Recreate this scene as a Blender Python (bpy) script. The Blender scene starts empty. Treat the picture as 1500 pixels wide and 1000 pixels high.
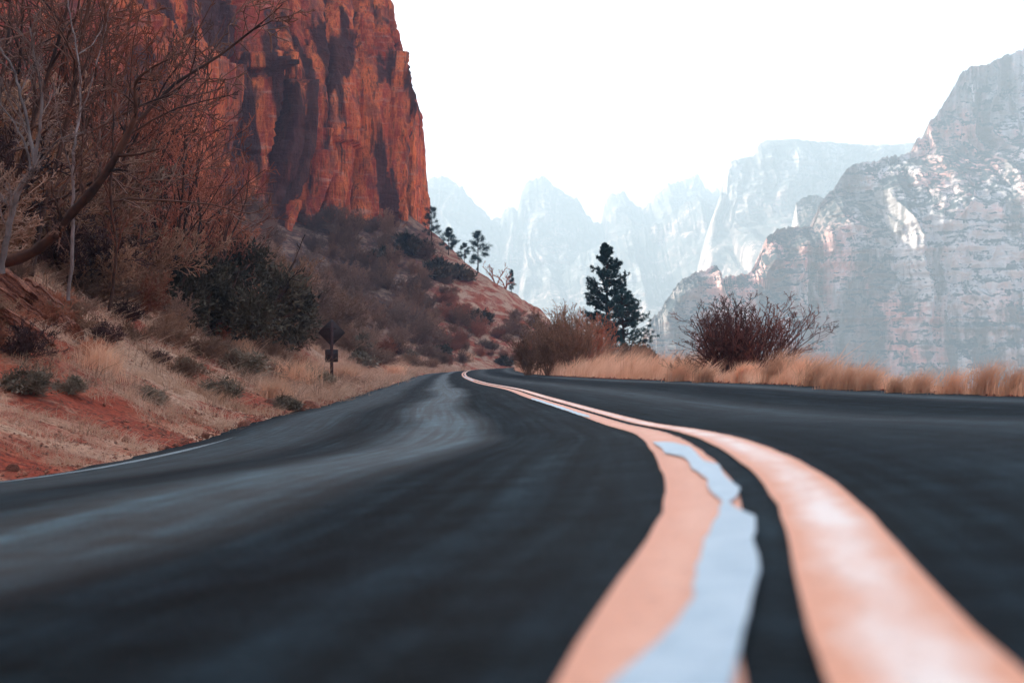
import bpy, math, random
import numpy as np
from mathutils import Vector
R = math.radians
sc = bpy.context.scene
C = sc.collection

# ---------------------------------------------------------------- camera
FPX = 2083.0; HOR = 545.0; CAMZ = 0.17
PITCH = math.atan((HOR - 500.0) / FPX)
cd = bpy.data.cameras.new('camera')
cam = bpy.data.objects.new('camera', cd); C.objects.link(cam)
cam.location = (0, 0, CAMZ); cam.rotation_euler = (math.pi / 2 + PITCH, 0, 0)
cd.lens = 50.0; cd.sensor_width = 36.0
cd.clip_start = 0.05; cd.clip_end = 12000
cd.dof.use_dof = True; cd.dof.focus_distance = 26.0; cd.dof.aperture_fstop = 4.5
sc.camera = cam

# ---------------------------------------------------------------- sky, sun, exposure
SUN_EL, SUN_AZ = 32.0, -48.0            # azimuth from +Y, negative = towards the left
w = bpy.data.worlds.new('World'); sc.world = w; w.use_nodes = True
nt = w.node_tree
sky = nt.nodes.new('ShaderNodeTexSky'); sky.sky_type = 'NISHITA'; sky.sun_disc = False
sky.sun_elevation = R(SUN_EL); sky.sun_rotation = R(SUN_AZ)
sky.air_density = 0.6; sky.dust_density = 4.0; sky.ozone_density = 0.0
bg = nt.nodes['Background']; bg.inputs['Strength'].default_value = 0.15
nt.links.new(sky.outputs[0], bg.inputs[0])
sl = bpy.data.lights.new('sun', 'SUN'); sun = bpy.data.objects.new('sun', sl); C.objects.link(sun)
sl.energy = 5.0; sl.angle = R(0.8); sl.color = (1.0, 0.86, 0.70)
az, el = R(SUN_AZ), R(SUN_EL)
sd = Vector((math.sin(az) * math.cos(el), math.cos(az) * math.cos(el), math.sin(el)))
sun.rotation_euler = sd.to_track_quat('Z', 'Y').to_euler()
sc.view_settings.view_transform = 'Standard'; sc.view_settings.look = 'None'
sc.view_settings.gamma = 1.0; sc.view_settings.exposure = 2.15
sc.render.engine = 'CYCLES'
sc.cycles.max_bounces = 5; sc.cycles.diffuse_bounces = 3; sc.cycles.volume_bounces = 0
sc.cycles.transparent_max_bounces = 8; sc.cycles.use_denoising = True

# ---------------------------------------------------------------- helpers
def P(px, py, D):
    """the world point seen at photo pixel (px, py) at distance D ahead"""
    v = 500.0 - py; ca, sa = math.cos(PITCH), math.sin(PITCH)
    y = FPX * ca - v * sa; z = FPX * sa + v * ca
    k = D / y
    return ((px - 750.0) * k, D, CAMZ + z * k)

def make_mesh(name, V, F, mat=None, uv=None, smooth=False, midx=None):
    V = np.asarray(V, dtype=np.float32).reshape(-1, 3)
    me = bpy.data.meshes.new(name)
    groups = F if isinstance(F, list) else [F]
    groups = [np.asarray(g, dtype=np.int32) for g in groups if len(g)]
    loops = np.concatenate([g.ravel() for g in groups])
    tot = np.concatenate([np.full(len(g), g.shape[1], np.int32) for g in groups])
    start = np.concatenate([[0], np.cumsum(tot)[:-1]]).astype(np.int32)
    me.vertices.add(len(V)); me.vertices.foreach_set('co', V.ravel())
    me.loops.add(len(loops)); me.loops.foreach_set('vertex_index', loops)
    me.polygons.add(len(tot)); me.polygons.foreach_set('loop_start', start)
    me.polygons.foreach_set('loop_total', tot)
    if smooth: me.polygons.foreach_set('use_smooth', np.ones(len(tot), bool))
    if uv is not None:
        l = me.uv_layers.new(name='UVMap')
        l.data.foreach_set('uv', np.asarray(uv, np.float32)[loops].ravel())
    for m in (mat if isinstance(mat, list) else [mat]):
        if m: me.materials.append(m)
    if midx is not None: me.polygons.foreach_set('material_index', np.asarray(midx, np.int32))
    me.update(calc_edges=True); me.validate()
    return me

def obj(name, me, parent=None, loc=None, rz=0.0, scale=None):
    o = bpy.data.objects.new(name, me); C.objects.link(o)
    if parent: o.parent = parent
    if loc is not None: o.location = loc
    if rz: o.rotation_euler = (0, 0, rz)
    if scale is not None: o.scale = (scale,) * 3 if not hasattr(scale, '__len__') else scale
    return o

def tag(o, label=None, cat=None, group=None, kind=None):
    if label: o['label'] = label
    if cat: o['category'] = cat
    if group: o['group'] = group
    if kind: o['kind'] = kind
    return o

def copy_thing(src, loc, rz, scale, label=None, cat=None, group=None):
    c = src.copy(); C.objects.link(c)
    c.location = loc; c.rotation_euler = (0, 0, rz)
    c.scale = (scale,) * 3 if not hasattr(scale, '__len__') else scale
    tag(c, label, cat, group)
    for ch in src.children:
        d = ch.copy(); C.objects.link(d); d.parent = c
    return c

def grid_faces(nr, nc):
    i = np.arange(nr - 1)[:, None] * nc + np.arange(nc - 1)[None, :]
    return np.stack([i, i + 1, i + nc + 1, i + nc], -1).reshape(-1, 4)

_T = np.random.RandomState(7).rand(512, 512)
def vn(x, y, seed=0):
    x = np.asarray(x, float) + seed * 37.17; y = np.asarray(y, float) + seed * 91.73
    xi = np.floor(x).astype(int); yi = np.floor(y).astype(int)
    fx = x - xi; fy = y - yi
    fx = fx * fx * (3 - 2 * fx); fy = fy * fy * (3 - 2 * fy)
    a = _T[xi & 511, yi & 511]; b = _T[(xi + 1) & 511, yi & 511]
    c = _T[xi & 511, (yi + 1) & 511]; d = _T[(xi + 1) & 511, (yi + 1) & 511]
    return (a + (b - a) * fx) * (1 - fy) + (c + (d - c) * fx) * fy
def fbm(x, y, oct=4, seed=0, gain=0.5):
    s = 0; a = 1.0; t = 0
    for i in range(oct):
        s = s + a * (vn(x * 2 ** i, y * 2 ** i, seed + i * 3) - 0.5); t += a; a *= gain
    return s / t * 2
def ridge(x, y, oct=4, seed=0):
    s = 0; a = 1.0; t = 0
    for i in range(oct):
        s = s + a * (1 - np.abs(2 * vn(x * 2 ** i, y * 2 ** i, seed + i * 3) - 1)); t += a; a *= 0.5
    return s / t
def sstep(a, b, x):
    t = np.clip((x - a) / (b - a), 0, 1); return t * t * (3 - 2 * t)

# ---- node material helper
class M:
    def __init__(s, name, rough=0.9, spec=0.2):
        s.m = bpy.data.materials.new(name); s.m.use_nodes = True; s.n = s.m.node_tree.nodes; s.l = s.m.node_tree.links
        s.b = s.n['Principled BSDF']; s.b.inputs['Roughness'].default_value = rough
        s.b.inputs['Specular IOR Level'].default_value = spec
    def new(s, t): return s.n.new(t)
    def coord(s, kind='Object', scale=(1, 1, 1), rot=(0, 0, 0)):
        tc = s.new('ShaderNodeTexCoord'); mp = s.new('ShaderNodeMapping')
        mp.inputs['Scale'].default_value = scale; mp.inputs['Rotation'].default_value = rot
        s.l.new(tc.outputs[kind], mp.inputs[0]); return mp.outputs[0]
    def noise(s, vec, scale, detail=5, rough=0.55, dist=0.0):
        t = s.new('ShaderNodeTexNoise'); t.inputs['Scale'].default_value = scale
        t.inputs['Detail'].default_value = detail; t.inputs['Roughness'].default_value = rough
        t.inputs['Distortion'].default_value = dist
        s.l.new(vec, t.inputs['Vector']); return t.outputs['Fac']
    def ramp(s, fac, stops, interp='LINEAR'):
        r = s.new('ShaderNodeValToRGB'); r.color_ramp.interpolation = interp
        e = r.color_ramp.elements
        while len(e) < len(stops): e.new(0.5)
        for k, (p, c) in enumerate(stops):
            e[k].position = p
            e[k].color = (c, c, c, 1) if not hasattr(c, '__len__') else tuple(c) + (1,)
        s.l.new(fac, r.inputs[0]); return r.outputs[0]
    def mix(s, fac, a, b, mode='MIX'):
        x = s.new('ShaderNodeMix'); x.data_type = 'RGBA'; x.blend_type = mode
        for v, i in ((fac, 0), (a, 6), (b, 7)):
            if hasattr(v, 'is_linked'): s.l.new(v, x.inputs[i])
            elif hasattr(v, '__len__'): x.inputs[i].default_value = tuple(v) + (1,)
            else: x.inputs[i].default_value = v
        return x.outputs[2]
    def math(s, op, a, b=None, c=None):
        x = s.new('ShaderNodeMath'); x.operation = op
        for k, v in enumerate((a, b, c)):
            if v is None: continue
            if hasattr(v, 'is_linked'): s.l.new(v, x.inputs[k])
            else: x.inputs[k].default_value = v
        return x.outputs[0]
    def col(s, v):
        if hasattr(v, 'is_linked'): s.l.new(v, s.b.inputs['Base Color'])
        else: s.b.inputs['Base Color'].default_value = tuple(v) + (1,)
    def bump(s, h, strength=0.5, dist=0.05):
        b = s.new('ShaderNodeBump'); b.inputs['Strength'].default_value = strength
        b.inputs['Distance'].default_value = dist
        s.l.new(h, b.inputs['Height']); s.l.new(b.outputs[0], s.b.inputs['Normal'])

# ---------------------------------------------------------------- road centre line
CY = [-40, -12, -4, 0.764, 1.95, 2.59, 3.6, 5.5, 8.1, 12.3, 17, 25, 42, 78, 95, 110, 135, 165]
CX = [-9, -2.3, -0.55, 0.144, 0.336, 0.400, 0.475, 0.60, 0.661, 0.579, 0.302, 0.024, -0.948, -2.62, -3.15, -3.17, -2.46, -0.95]
CZ = [0, 0, 0, 0.0, -0.008, -0.003, -0.012, -0.06, -0.122, -0.150, -0.125, -0.13, -0.13, -0.017, 0.16, 0.33, 0.46, 0.645]
CY += [176, 184, 190, 195, 199, 202]; CX += [1.2, 5, 11, 20, 34, 60]; CZ += [.70, .6, .0, -2.0, -6.0, -14.0]
def catmull(pts, n):
    pts = np.array(pts, float); out = []
    p = np.vstack([2 * pts[0] - pts[1], pts, 2 * pts[-1] - pts[-2]])
    tt = np.zeros(len(p))
    for i in range(1, len(p)): tt[i] = tt[i - 1] + max(np.linalg.norm(p[i] - p[i - 1]) ** 0.5, 1e-4)
    for i in range(1, len(p) - 2):
        t0, t1, t2, t3 = tt[i - 1:i + 3]
        for t in np.linspace(t1, t2, n, endpoint=False):
            A1 = (t1 - t) / (t1 - t0) * p[i - 1] + (t - t0) / (t1 - t0) * p[i]
            A2 = (t2 - t) / (t2 - t1) * p[i] + (t - t1) / (t2 - t1) * p[i + 1]
            A3 = (t3 - t) / (t3 - t2) * p[i + 1] + (t - t2) / (t3 - t2) * p[i + 2]
            B1 = (t2 - t) / (t2 - t0) * A1 + (t - t0) / (t2 - t0) * A2
            B2 = (t3 - t) / (t3 - t1) * A2 + (t - t1) / (t3 - t1) * A3
            out.append((t2 - t) / (t2 - t1) * B1 + (t - t1) / (t2 - t1) * B2)
    out.append(pts[-1]); return np.array(out)
CL = catmull(list(zip(CX, CY, CZ)), 30)
# smooth the plan a little
for _ in range(10):
    CL[1:-1] = (CL[:-2] + 2 * CL[1:-1] + CL[2:]) / 4
TG = np.gradient(CL[:, :2], axis=0); TG /= np.linalg.norm(TG, axis=1)[:, None]
NR = np.stack([TG[:, 1], -TG[:, 0]], 1)                      # to the right
SS = np.concatenate([[0], np.cumsum(np.linalg.norm(np.diff(CL[:, :2], axis=0), axis=1))])
HW = 3.3
def cross(u, s=None):
    """height of the road surface above its centre at lateral u"""
    u = np.asarray(u, float)
    return np.where(u < 0, 0.085 * u, 0.040 * u) + 0.0
def road_pt(i, u, dz=0.0):
    return np.stack([CL[i, 0] + NR[i, 0] * u, CL[i, 1] + NR[i, 1] * u, CL[i, 2] + cross(u) + dz], -1)
def to_su(x, y):
    """nearest station index (float s) and signed lateral u"""
    x = np.asarray(x, float).ravel(); y = np.asarray(y, float).ravel()
    u = np.empty(len(x)); si = np.empty(len(x), int)
    for k in range(0, len(x), 20000):
        dx = x[k:k + 20000, None] - CL[None, :, 0]; dy = y[k:k + 20000, None] - CL[None, :, 1]
        d2 = dx * dx + dy * dy; j = d2.argmin(1); si[k:k + 20000] = j
        r = np.arange(len(j)); lat = dx[r, j] * NR[j, 0] + dy[r, j] * NR[j, 1]
        u[k:k + 20000] = np.sign(lat) * np.sqrt(d2[r, j])
    return si, u

CAPX = [-400, -60, -40, -22, -15.6, -8, 4.8, 10, 15, 20, 60]
CAPZ = [300, 70, 48, 32, 25.5, 19.0, 10.4, 6.0, 2.2, -2, -30]
def ground_h(x, y, detail=True):
    shp = np.shape(x); x = np.asarray(x, float).ravel(); y = np.asarray(y, float).ravel()
    si, u = to_su(x, y); zc = CL[si, 2]; yy = CL[si, 1]
    z = np.zeros(len(x))
    inside = np.abs(u) <= HW + .02
    ze = zc + cross(np.clip(u, -HW, HW))
    z = np.where(inside, ze - 0.06, z)
    # left bank
    v = np.clip(-u - HW, 0, None)
    sh = 0.25 + 1.9 * sstep(14, 45, yy) - 1.0 * sstep(70, 120, yy)         # shoulder width
    m1 = 0.42 + 0.0 * yy; m2 = 0.72 - 0.25 * sstep(50, 130, yy)
    a = np.clip(v - sh, 0, None)
    bank = 0.10 * np.minimum(v, sh) + m1 * np.minimum(a, 2.5) + m2 * np.clip(a - 2.5, 0, None)
    lim = 46 + 0.12 * np.clip(v - 60, 0, None)
    bank = np.where(bank > lim - 6, lim - 6 + 6 * np.tanh((bank - lim + 6) / 6), bank)
    nz = fbm(x / 9, y / 9, 4, 11) * 1.3 * sstep(3, 14, v) + fbm(x / 2.1, y / 2.1, 4, 5) * 0.30 * sstep(0.1, 3, v) + fbm(x / .35, y / .35, 3, 9) * 0.05 * sstep(0.0, .3, v)
    # little erosion gullies running down the bank
    g = ridge(yy / 2.3 + fbm(x / 4, y / 4, 2, 2) * .8 + v * .10, v * .03, 3, 21)
    nz = nz - (g - .55) * 0.55 * sstep(.4, 2.5, v) * (1 - .6 * sstep(6, 14, v))
    zl = ze + bank + nz
    cap = np.interp(x, CAPX, CAPZ) + fbm(x / 5, y / 5, 4, 31) * 1.6 - 0.25 * np.clip(y - 262, 0, None) - 0.10 * np.clip(244 - y, 0, None)
    far = yy > 150
    cap2 = np.where(far, cap, 1e3)
    k = 1.2
    zl = np.where(far, -k * np.logaddexp(-zl / k, -np.clip(cap2, -60, 300) / k), zl)
    z = np.where(u < -HW - .02, zl, z)
    # right verge, then the drop into the valley
    v = np.clip(u - HW, 0, None)
    wv = 1.3 + 7.5 * sstep(18, 60, yy)
    zr = ze - 0.03 * sstep(0, .3, v) + 0.02 * np.clip(v, 0, wv) + fbm(x / 1.2, y / 1.2, 4, 41) * 0.10 * sstep(0.05, .8, v) + fbm(x / .3, y / .3, 2, 44) * .03 * sstep(0, .3, v)
    zr = zr + 0.10 * sstep(24, 60, yy) * sstep(0, 1.5, v)
    drop = np.clip(v - wv, 0, None)
    zr = zr - 0.42 * drop ** 2 / (drop + 2.5)
    zr = np.maximum(zr, -46 + fbm(x / 30, y / 30, 3, 3) * 2)
    z = np.where(u > HW + .02, zr, z)
    return z.reshape(shp)

# ---------------------------------------------------------------- materials of the setting
def ray_ground(px, py, d0=3.5, d1=330):
    D = np.exp(np.linspace(math.log(d0), math.log(d1), 420)); k = P(px, py, 1.0)
    x = k[0] * D; z = CAMZ + (k[2] - CAMZ) * D; h = ground_h(x, D); hit = np.nonzero(z < h)[0]
    if len(hit) == 0: return None
    i = hit[0]
    if i == 0: return None
    a, b = (z - h)[i - 1], (z - h)[i]; t = a / (a - b); d = D[i - 1] + (D[i] - D[i - 1]) * t
    return (k[0] * d, d, float(ground_h(np.array([k[0] * d]), np.array([d]))[0]))
SCARS = [g + (r,) for g, r in ((ray_ground(a, b), r) for a, b, r in [(135, 598, .42), (175, 615, .50), (215, 632, .50), (262, 650, .42), (20, 682, .35), (352, 612, .40), (385, 602, .40), (420, 598, .35), (300, 570, .22), (60, 600, .3)]) if g]
def scar_mask(x, y):
    m_ = np.zeros(np.shape(x))
    for a, b, c, r in SCARS: m_ = np.maximum(m_, 1 - np.hypot(x - a, (y - b) * .6) / (r * (b / 11)))
    return np.clip(m_ * 2.2 + fbm(x * 4, y * 4, 3, 77) * .6, 0, 1)
def mat_asphalt():
    m = M('asphalt', 0.7, 0.12)
    tc = m.new('ShaderNodeUVMap'); tc.uv_map = 'UVMap'
    sep = m.new('ShaderNodeSeparateXYZ'); m.l.new(tc.outputs[0], sep.inputs[0]); u = sep.outputs[0]; s = sep.outputs[1]
    def mapped(su, ss):
        mp = m.new('ShaderNodeMapping'); mp.inputs['Scale'].default_value = (su, ss, 1); m.l.new(tc.outputs[0], mp.inputs[0]); return mp.outputs[0]
    obj_ = m.coord('Object')
    wob = m.noise(mapped(.4, .12), 1.0, 3)
    uw = m.math('ADD', u, m.math('MULTIPLY', m.math('SUBTRACT', wob, .5), .5))
    # wheel paths: polished lighter bands at fixed lateral places
    band = m.new('ShaderNodeMapRange'); band.inputs['From Min'].default_value = -3.5; band.inputs['From Max'].default_value = 3.5
    m.l.new(uw, band.inputs['Value'])
    def t(x): return (x + 3.5) / 7
    wheel = m.ramp(band.outputs[0], [(t(-3.4), .25), (t(-2.9), .75), (t(-2.3), .7), (t(-1.9), .35), (t(-1.6), .45), (t(-1.28), 1.0), (t(-1.0), .95), (t(-.72), .28), (t(-.25), .36),
                                     (t(.2), .3), (t(.7), .42), (t(1.1), .62), (t(1.5), .35), (t(2.1), .15), (t(2.45), .3), (t(2.8), .7), (t(3.4), .2)])
    streak = m.noise(mapped(5, .35), 1.0, 5, .6)
    blotch = m.noise(mapped(1.6, .9), 1.0, 4, .6)
    grain = m.noise(obj_, 160, 3, .7)
    base = m.ramp(wheel, [(0, (.0025, .0042, .0062)), (.5, (.0060, .0120, .0150)), (1, (.024, .050, .060))])
    base = m.mix(m.ramp(streak, [(.45, .0), (.75, .45)]), base, (.022, .036, .042))
    rows = m.noise(mapped(16, .22), 1.0, 3, .6, .4)
    base = m.mix(1.0, base, m.ramp(rows, [(.38, .50), (.62, 1.55)]), 'MULTIPLY')
    base = m.mix(m.ramp(blotch, [(.35, .55), (.65, 0.0)]), base, (.004, .006, .009))
    g = m.ramp(grain, [(.3, .3), (.7, 1.9)])
    mot = m.noise(obj_, 9, 5, .65)
    base = m.mix(1.0, base, m.ramp(mot, [(.32, .35), (.68, 1.75)]), 'MULTIPLY')
    base = m.mix(1.0, base, g, 'MULTIPLY')
    m.col(base)
    # fine rows left across the lane by the chip spreader
    wv = m.new('ShaderNodeTexWave'); wv.wave_type = 'BANDS'; wv.bands_direction = 'X'; wv.inputs['Scale'].default_value = 1.0
    wv.inputs['Distortion'].default_value = 2.5; wv.inputs['Detail'].default_value = 2
    m.l.new(mapped(2.4, .12), wv.inputs['Vector'])
    rip = m.math('MULTIPLY', wv.outputs['Fac'], .30)
    vor = m.new('ShaderNodeTexVoronoi'); vor.inputs['Scale'].default_value = 90; m.l.new(obj_, vor.inputs['Vector'])
    h = m.math('ADD', m.math('MULTIPLY', vor.outputs['Distance'], .9), m.math('ADD', rip, m.math('MULTIPLY', grain, .5)))
    m.bump(h, .55, .006)
    m.l.new(m.ramp(wheel, [(.3, .02), (1, .10)]), m.b.inputs['Specular IOR Level'])
    rr = m.ramp(wheel, [(0, .85), (1, .55)]); m.l.new(rr, m.b.inputs['Roughness'])
    return m.m
def mat_stripe(name, c1, c2, rough=.6, mid=0.0):
    m = M(name, rough, .35)
    v = m.coord('Object')
    n = m.noise(v, 14, 4, .6); f = m.noise(v, 120, 3, .6)
    if mid:
        tc = m.new('ShaderNodeUVMap'); tc.uv_map = 'UVMap'; sp = m.new('ShaderNodeSeparateXYZ'); m.l.new(tc.outputs[0], sp.inputs[0])
        lane = m.ramp(m.math('ADD', sp.outputs[0], m.math('MULTIPLY', m.math('SUBTRACT', n, .5), .5)), [(.10, 0), (.42, 1), (.62, 1), (.92, 0)])
        mp = m.new('ShaderNodeMapping'); mp.inputs['Scale'].default_value = (.6, 2.2, 1); m.l.new(tc.outputs[0], mp.inputs[0])
        k = m.math('MULTIPLY', lane, m.ramp(m.noise(mp.outputs[0], 1.3, 4, .6), [(.3, .15), (.62, 1.)]))
        c = m.mix(m.math('MULTIPLY', k, mid), c1, c2)
    else: c = m.mix(m.ramp(n, [(.38, 0.), (.66, 1.)]), c1, c2)
    c = m.mix(m.ramp(m.noise(v, 60, 5, .7), [(.58, 0.), (.70, .55)]), c, tuple(x * .5 for x in c1))
    c = m.mix(m.ramp(f, [(.62, 0.), (.74, .5)]), c, (.05, .045, .042))
    m.col(c); m.bump(f, .4, .004); return m.m
def mat_soil():
    m = M('hillside_soil', .95, .1)
    v = m.coord('Object')
    big = m.noise(v, .32, 5, .6, .6); mid = m.noise(v, 1.6, 6, .65); fine = m.noise(v, 18, 5, .7)
    red = m.mix(m.ramp(mid, [(.35, 0), (.65, 1)]), (.30, .050, .026), (.52, .135, .065))
    straw = m.mix(m.ramp(fine, [(.3, 0), (.7, 1)]), (.42, .20, .11), (.72, .45, .30))
    c = m.mix(m.ramp(m.math('ADD', m.math('MULTIPLY', big, .75), m.math('MULTIPLY', mid, .35)), [(.50, 0), (.60, 1)]), red, straw)
    sx = m.new('ShaderNodeSeparateXYZ'); m.l.new(v, sx.inputs[0])
    best = None
    for a, b, c_, r in SCARS:
        vs_ = m.new('ShaderNodeVectorMath'); vs_.operation = 'SUBTRACT'; m.l.new(v, vs_.inputs[0]); vs_.inputs[1].default_value = (a, b, c_)
        vm_ = m.new('ShaderNodeVectorMath'); vm_.operation = 'MULTIPLY'; m.l.new(vs_.outputs[0], vm_.inputs[0]); vm_.inputs[1].default_value = (1, .6, .3)
        ln_ = m.new('ShaderNodeVectorMath'); ln_.operation = 'LENGTH'; m.l.new(vm_.outputs[0], ln_.inputs[0])
        d_ = m.math('DIVIDE', ln_.outputs['Value'], r * (b / 11))
        best = d_ if best is None else m.math('MINIMUM', best, d_)
    sc_m = m.ramp(m.math('ADD', best, m.math('MULTIPLY', m.math('SUBTRACT', m.noise(v, 5, 5, .7), .5), 1.1)), [(.65, .95), (.95, 0)])
    c = m.mix(sc_m, c, m.mix(m.ramp(fine, [(.35, 0), (.65, 1)]), (.20, .026, .014), (.46, .085, .040)))
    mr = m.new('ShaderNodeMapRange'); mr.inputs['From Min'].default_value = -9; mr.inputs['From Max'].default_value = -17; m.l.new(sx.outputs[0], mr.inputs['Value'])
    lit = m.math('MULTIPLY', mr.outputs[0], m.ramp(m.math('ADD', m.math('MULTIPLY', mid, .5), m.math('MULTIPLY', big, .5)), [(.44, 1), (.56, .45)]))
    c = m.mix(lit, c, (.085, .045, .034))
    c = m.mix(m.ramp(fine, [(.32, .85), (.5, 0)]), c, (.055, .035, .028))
    m.col(c); m.bump(m.math('ADD', mid, fine), .9, .08); return m.m
def mat_cliff():
    m = M('red_sandstone', .85, .25)
    # long vertical mineral streaks
    v = m.coord('Object')
    vs = m.coord('Object', (1, 1, .10)); vs2 = m.coord('Object', (1.3, 1.3, .15), (0, .12, 0)); hs = m.coord('Object', (.25, .25, 1.6))
    a = m.noise(vs, .16, 6, .6, .8); b = m.noise(vs2, .11, 5, .6, .5); c_ = m.noise(v, .9, 7, .7)
    h = m.noise(hs, .7, 4, .6); st = m.noise(vs, 1.4, 5, .65)
    base = m.mix(m.ramp(c_, [(.3, 0), (.7, 1)]), (.27, .030, .017), (.62, .090, .034))
    base = m.mix(m.ramp(m.math('ADD', m.math('MULTIPLY', a, .5), m.math('MULTIPLY', st, .5)), [(.45, 0), (.55, .95)]), base, (.95, .23, .065))
    base = m.mix(m.ramp(h, [(.58, 0), (.68, .6)]), base, (.72, .36, .25))
    base = m.mix(m.ramp(b, [(.51, 0), (.56, .92)]), base, (.042, .016, .015))
    base = m.mix(m.ramp(st, [(.56, 0), (.62, .7)]), base, (.050, .019, .016))
    base = m.mix(m.ramp(m.noise(v, .30, 5, .6), [(.52, 0), (.64, .55)]), base, (.16, .065, .055))
    m.col(base)
    m.bump(m.math('ADD', m.math('ADD', c_, st), m.math('MULTIPLY', h, .8)), .9, .7); return m.m
def mat_mountain(name, rock, pink, scrub, sc_=1.0, amt=.9):
    m = M(name, .95, .1)
    v = m.coord('Object'); hs = m.coord('Object', (.22, .22, 1.6)); vs = m.coord('Object', (1, 1, .16))
    n = m.noise(v, .010 * sc_, 6, .6); f = m.noise(v, .09 * sc_, 8, .7); h = m.noise(hs, .07 * sc_, 5, .65, .3); s = m.noise(vs, .05 * sc_, 5, .6)
    c = m.mix(m.ramp(n, [(.46, 0), (.54, 1)]), rock, pink)
    c = m.mix(m.ramp(h, [(.40, .35), (.56, 0)]), c, tuple(x * .5 for x in rock))
    c = m.mix(m.ramp(s, [(.41, .9), (.49, 0)]), c, tuple(x * .16 for x in rock))
    s2 = m.noise(vs, .018 * sc_, 5, .6, .6)
    c = m.mix(m.ramp(s2, [(.43, .75), (.50, 0)]), c, tuple(x * .22 for x in rock))
    geo = m.new('ShaderNodeNewGeometry'); sp = m.new('ShaderNodeSeparateXYZ'); m.l.new(geo.outputs['Normal'], sp.inputs[0])
    flat = m.ramp(sp.outputs[2], [(.28, 0), (.5, 1)])
    spk = m.ramp(m.noise(v, .16 * sc_, 6, .8), [(.42, .0), (.50, 1)])
    c = m.mix(m.math('MULTIPLY', m.math('MULTIPLY', flat, spk), amt), c, scrub)
    m.col(c); m.bump(m.math('ADD', f, m.math('ADD', s, h)), .9, 7.0 / sc_); return m.m
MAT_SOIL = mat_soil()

# ---------------------------------------------------------------- ground
ys = np.concatenate([np.arange(-40, -6, 1.0), np.arange(-6, 22, .16), np.arange(22, 60, .35), np.arange(60, 130, .8), np.arange(130, 340, 1.2)])
xs = np.concatenate([np.arange(-190, -60, 2.5), np.arange(-60, -22, .8), np.arange(-22, -9, .25), np.arange(-9, 7, .14), np.arange(7, 22, .4), np.arange(22, 190, 4)])
X, Y = np.meshgrid(xs, ys)
Z = ground_h(X, Y)
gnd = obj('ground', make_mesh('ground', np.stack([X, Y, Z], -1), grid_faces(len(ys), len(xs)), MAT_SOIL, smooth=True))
tag(gnd, kind='structure')
# valley floor reaching the horizon
n = 24; ang = np.linspace(0, 2 * math.pi, n, endpoint=False)
vf = [(0, 0, -47)] + [(6500 * math.cos(a), 6500 * math.sin(a), -47) for a in ang]
ff = [(0, 1 + i, 1 + (i + 1) % n) for i in range(n)]
tag(obj('valley_floor', make_mesh('valley_floor', vf, np.array(ff), MAT_SOIL)), kind='structure')

# ---------------------------------------------------------------- road and its paint
us = np.array([-3.42, -3.36, -3.3, -2.8, -2.2, -1.7, -1.2, -.8, -.4, -.2, -.1, 0, .1, .2, .4, .8, 1.2, 1.7, 2.2, 2.8, 3.3, 3.36, 3.42])
idx = np.arange(len(CL)); V = []; UV = []
for i in idx:
    e = np.zeros(len(us)); j = float(vn(SS[i] * 3.1, 1, 5) - .5) * .16 + float(vn(SS[i] * .6, 1, 5) - .5) * .2; j2 = float(vn(SS[i] * 2.7, 9, 8) - .5) * .16 + float(vn(SS[i] * .5, 4, 5) - .5) * .2
    uu = us.copy(); uu[:3] += j; uu[-3:] += j2
    p = road_pt(i, uu); p[0, 2] -= .09; p[-1, 2] -= .09; p[1, 2] -= .015; p[-2, 2] -= .015
    V.append(p); UV.append(np.stack([uu, np.full(len(uu), SS[i])], -1))
V = np.concatenate(V); UV = np.concatenate(UV)
road = obj('road', make_mesh('road', V, grid_faces(len(idx), len(us))[:, ::-1], mat_asphalt(), uv=UV, smooth=True)); tag(road, kind='structure')
def ribbon(name, u0, u1, mat, s0=None, s1=None, dz=.004, jit=.0, taper=0):
    s0 = SS[0] if s0 is None else s0; s1 = SS[-1] if s1 is None else s1
    n = int(min(1800, max(30, (s1 - s0) / .06)))
    k = np.linspace(0, 1, n); st = s0 + (s1 - s0) * k
    V = []
    for q, s in enumerate(st):
        x = np.interp(s, SS, CL[:, 0]); y = np.interp(s, SS, CL[:, 1]); z = np.interp(s, SS, CL[:, 2])
        nx = np.interp(s, SS, NR[:, 0]); ny = np.interp(s, SS, NR[:, 1])
        a = u0 + float(vn(s * 9, 3, 3) - .5) * jit; b = u1 + float(vn(s * 9, 7, 4) - .5) * jit
        if taper: t = min(1, k[q] / taper, (1 - k[q]) / taper); mid = (a + b) / 2; a = mid + (a - mid) * t; b = mid + (b - mid) * t
        for u in (a, b): V.append((x + nx * u, y + ny * u, z + float(cross(u)) + dz))
    f = [(2 * q, 2 * q + 1, 2 * q + 3, 2 * q + 2) for q in range(n - 1)]
    uv = [(float(j), s) for s in st for j in (0, 1)]
    return obj(name, make_mesh(name, V, np.array(f), mat, uv=uv), parent=road)
MS = mat_stripe('stripe_paint', (.70, .29, .155), (.84, .68, .58), mid=1.0)
MS2 = mat_stripe('stripe_paint_left', (.68, .285, .16), (.76, .38, .245), mid=.8)
MW = mat_stripe('edge_paint', (.16, .22, .24), (.08, .11, .12))
MP = mat_stripe('bare_patch_paint', (.22, .32, .385), (.34, .43, .48), .28)
def s_at(y): return float(np.interp(y, CL[:, 1], SS))
ribbon('centre_stripe', -.1275, -.0225, MS2, jit=.006)
ribbon('centre_stripe', .0225, .1275, MS, jit=.006)
e = ribbon('edge_line', -3.06, -2.97, MW, s_at(-10), s_at(12.9), jit=.012, taper=.12)
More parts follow.
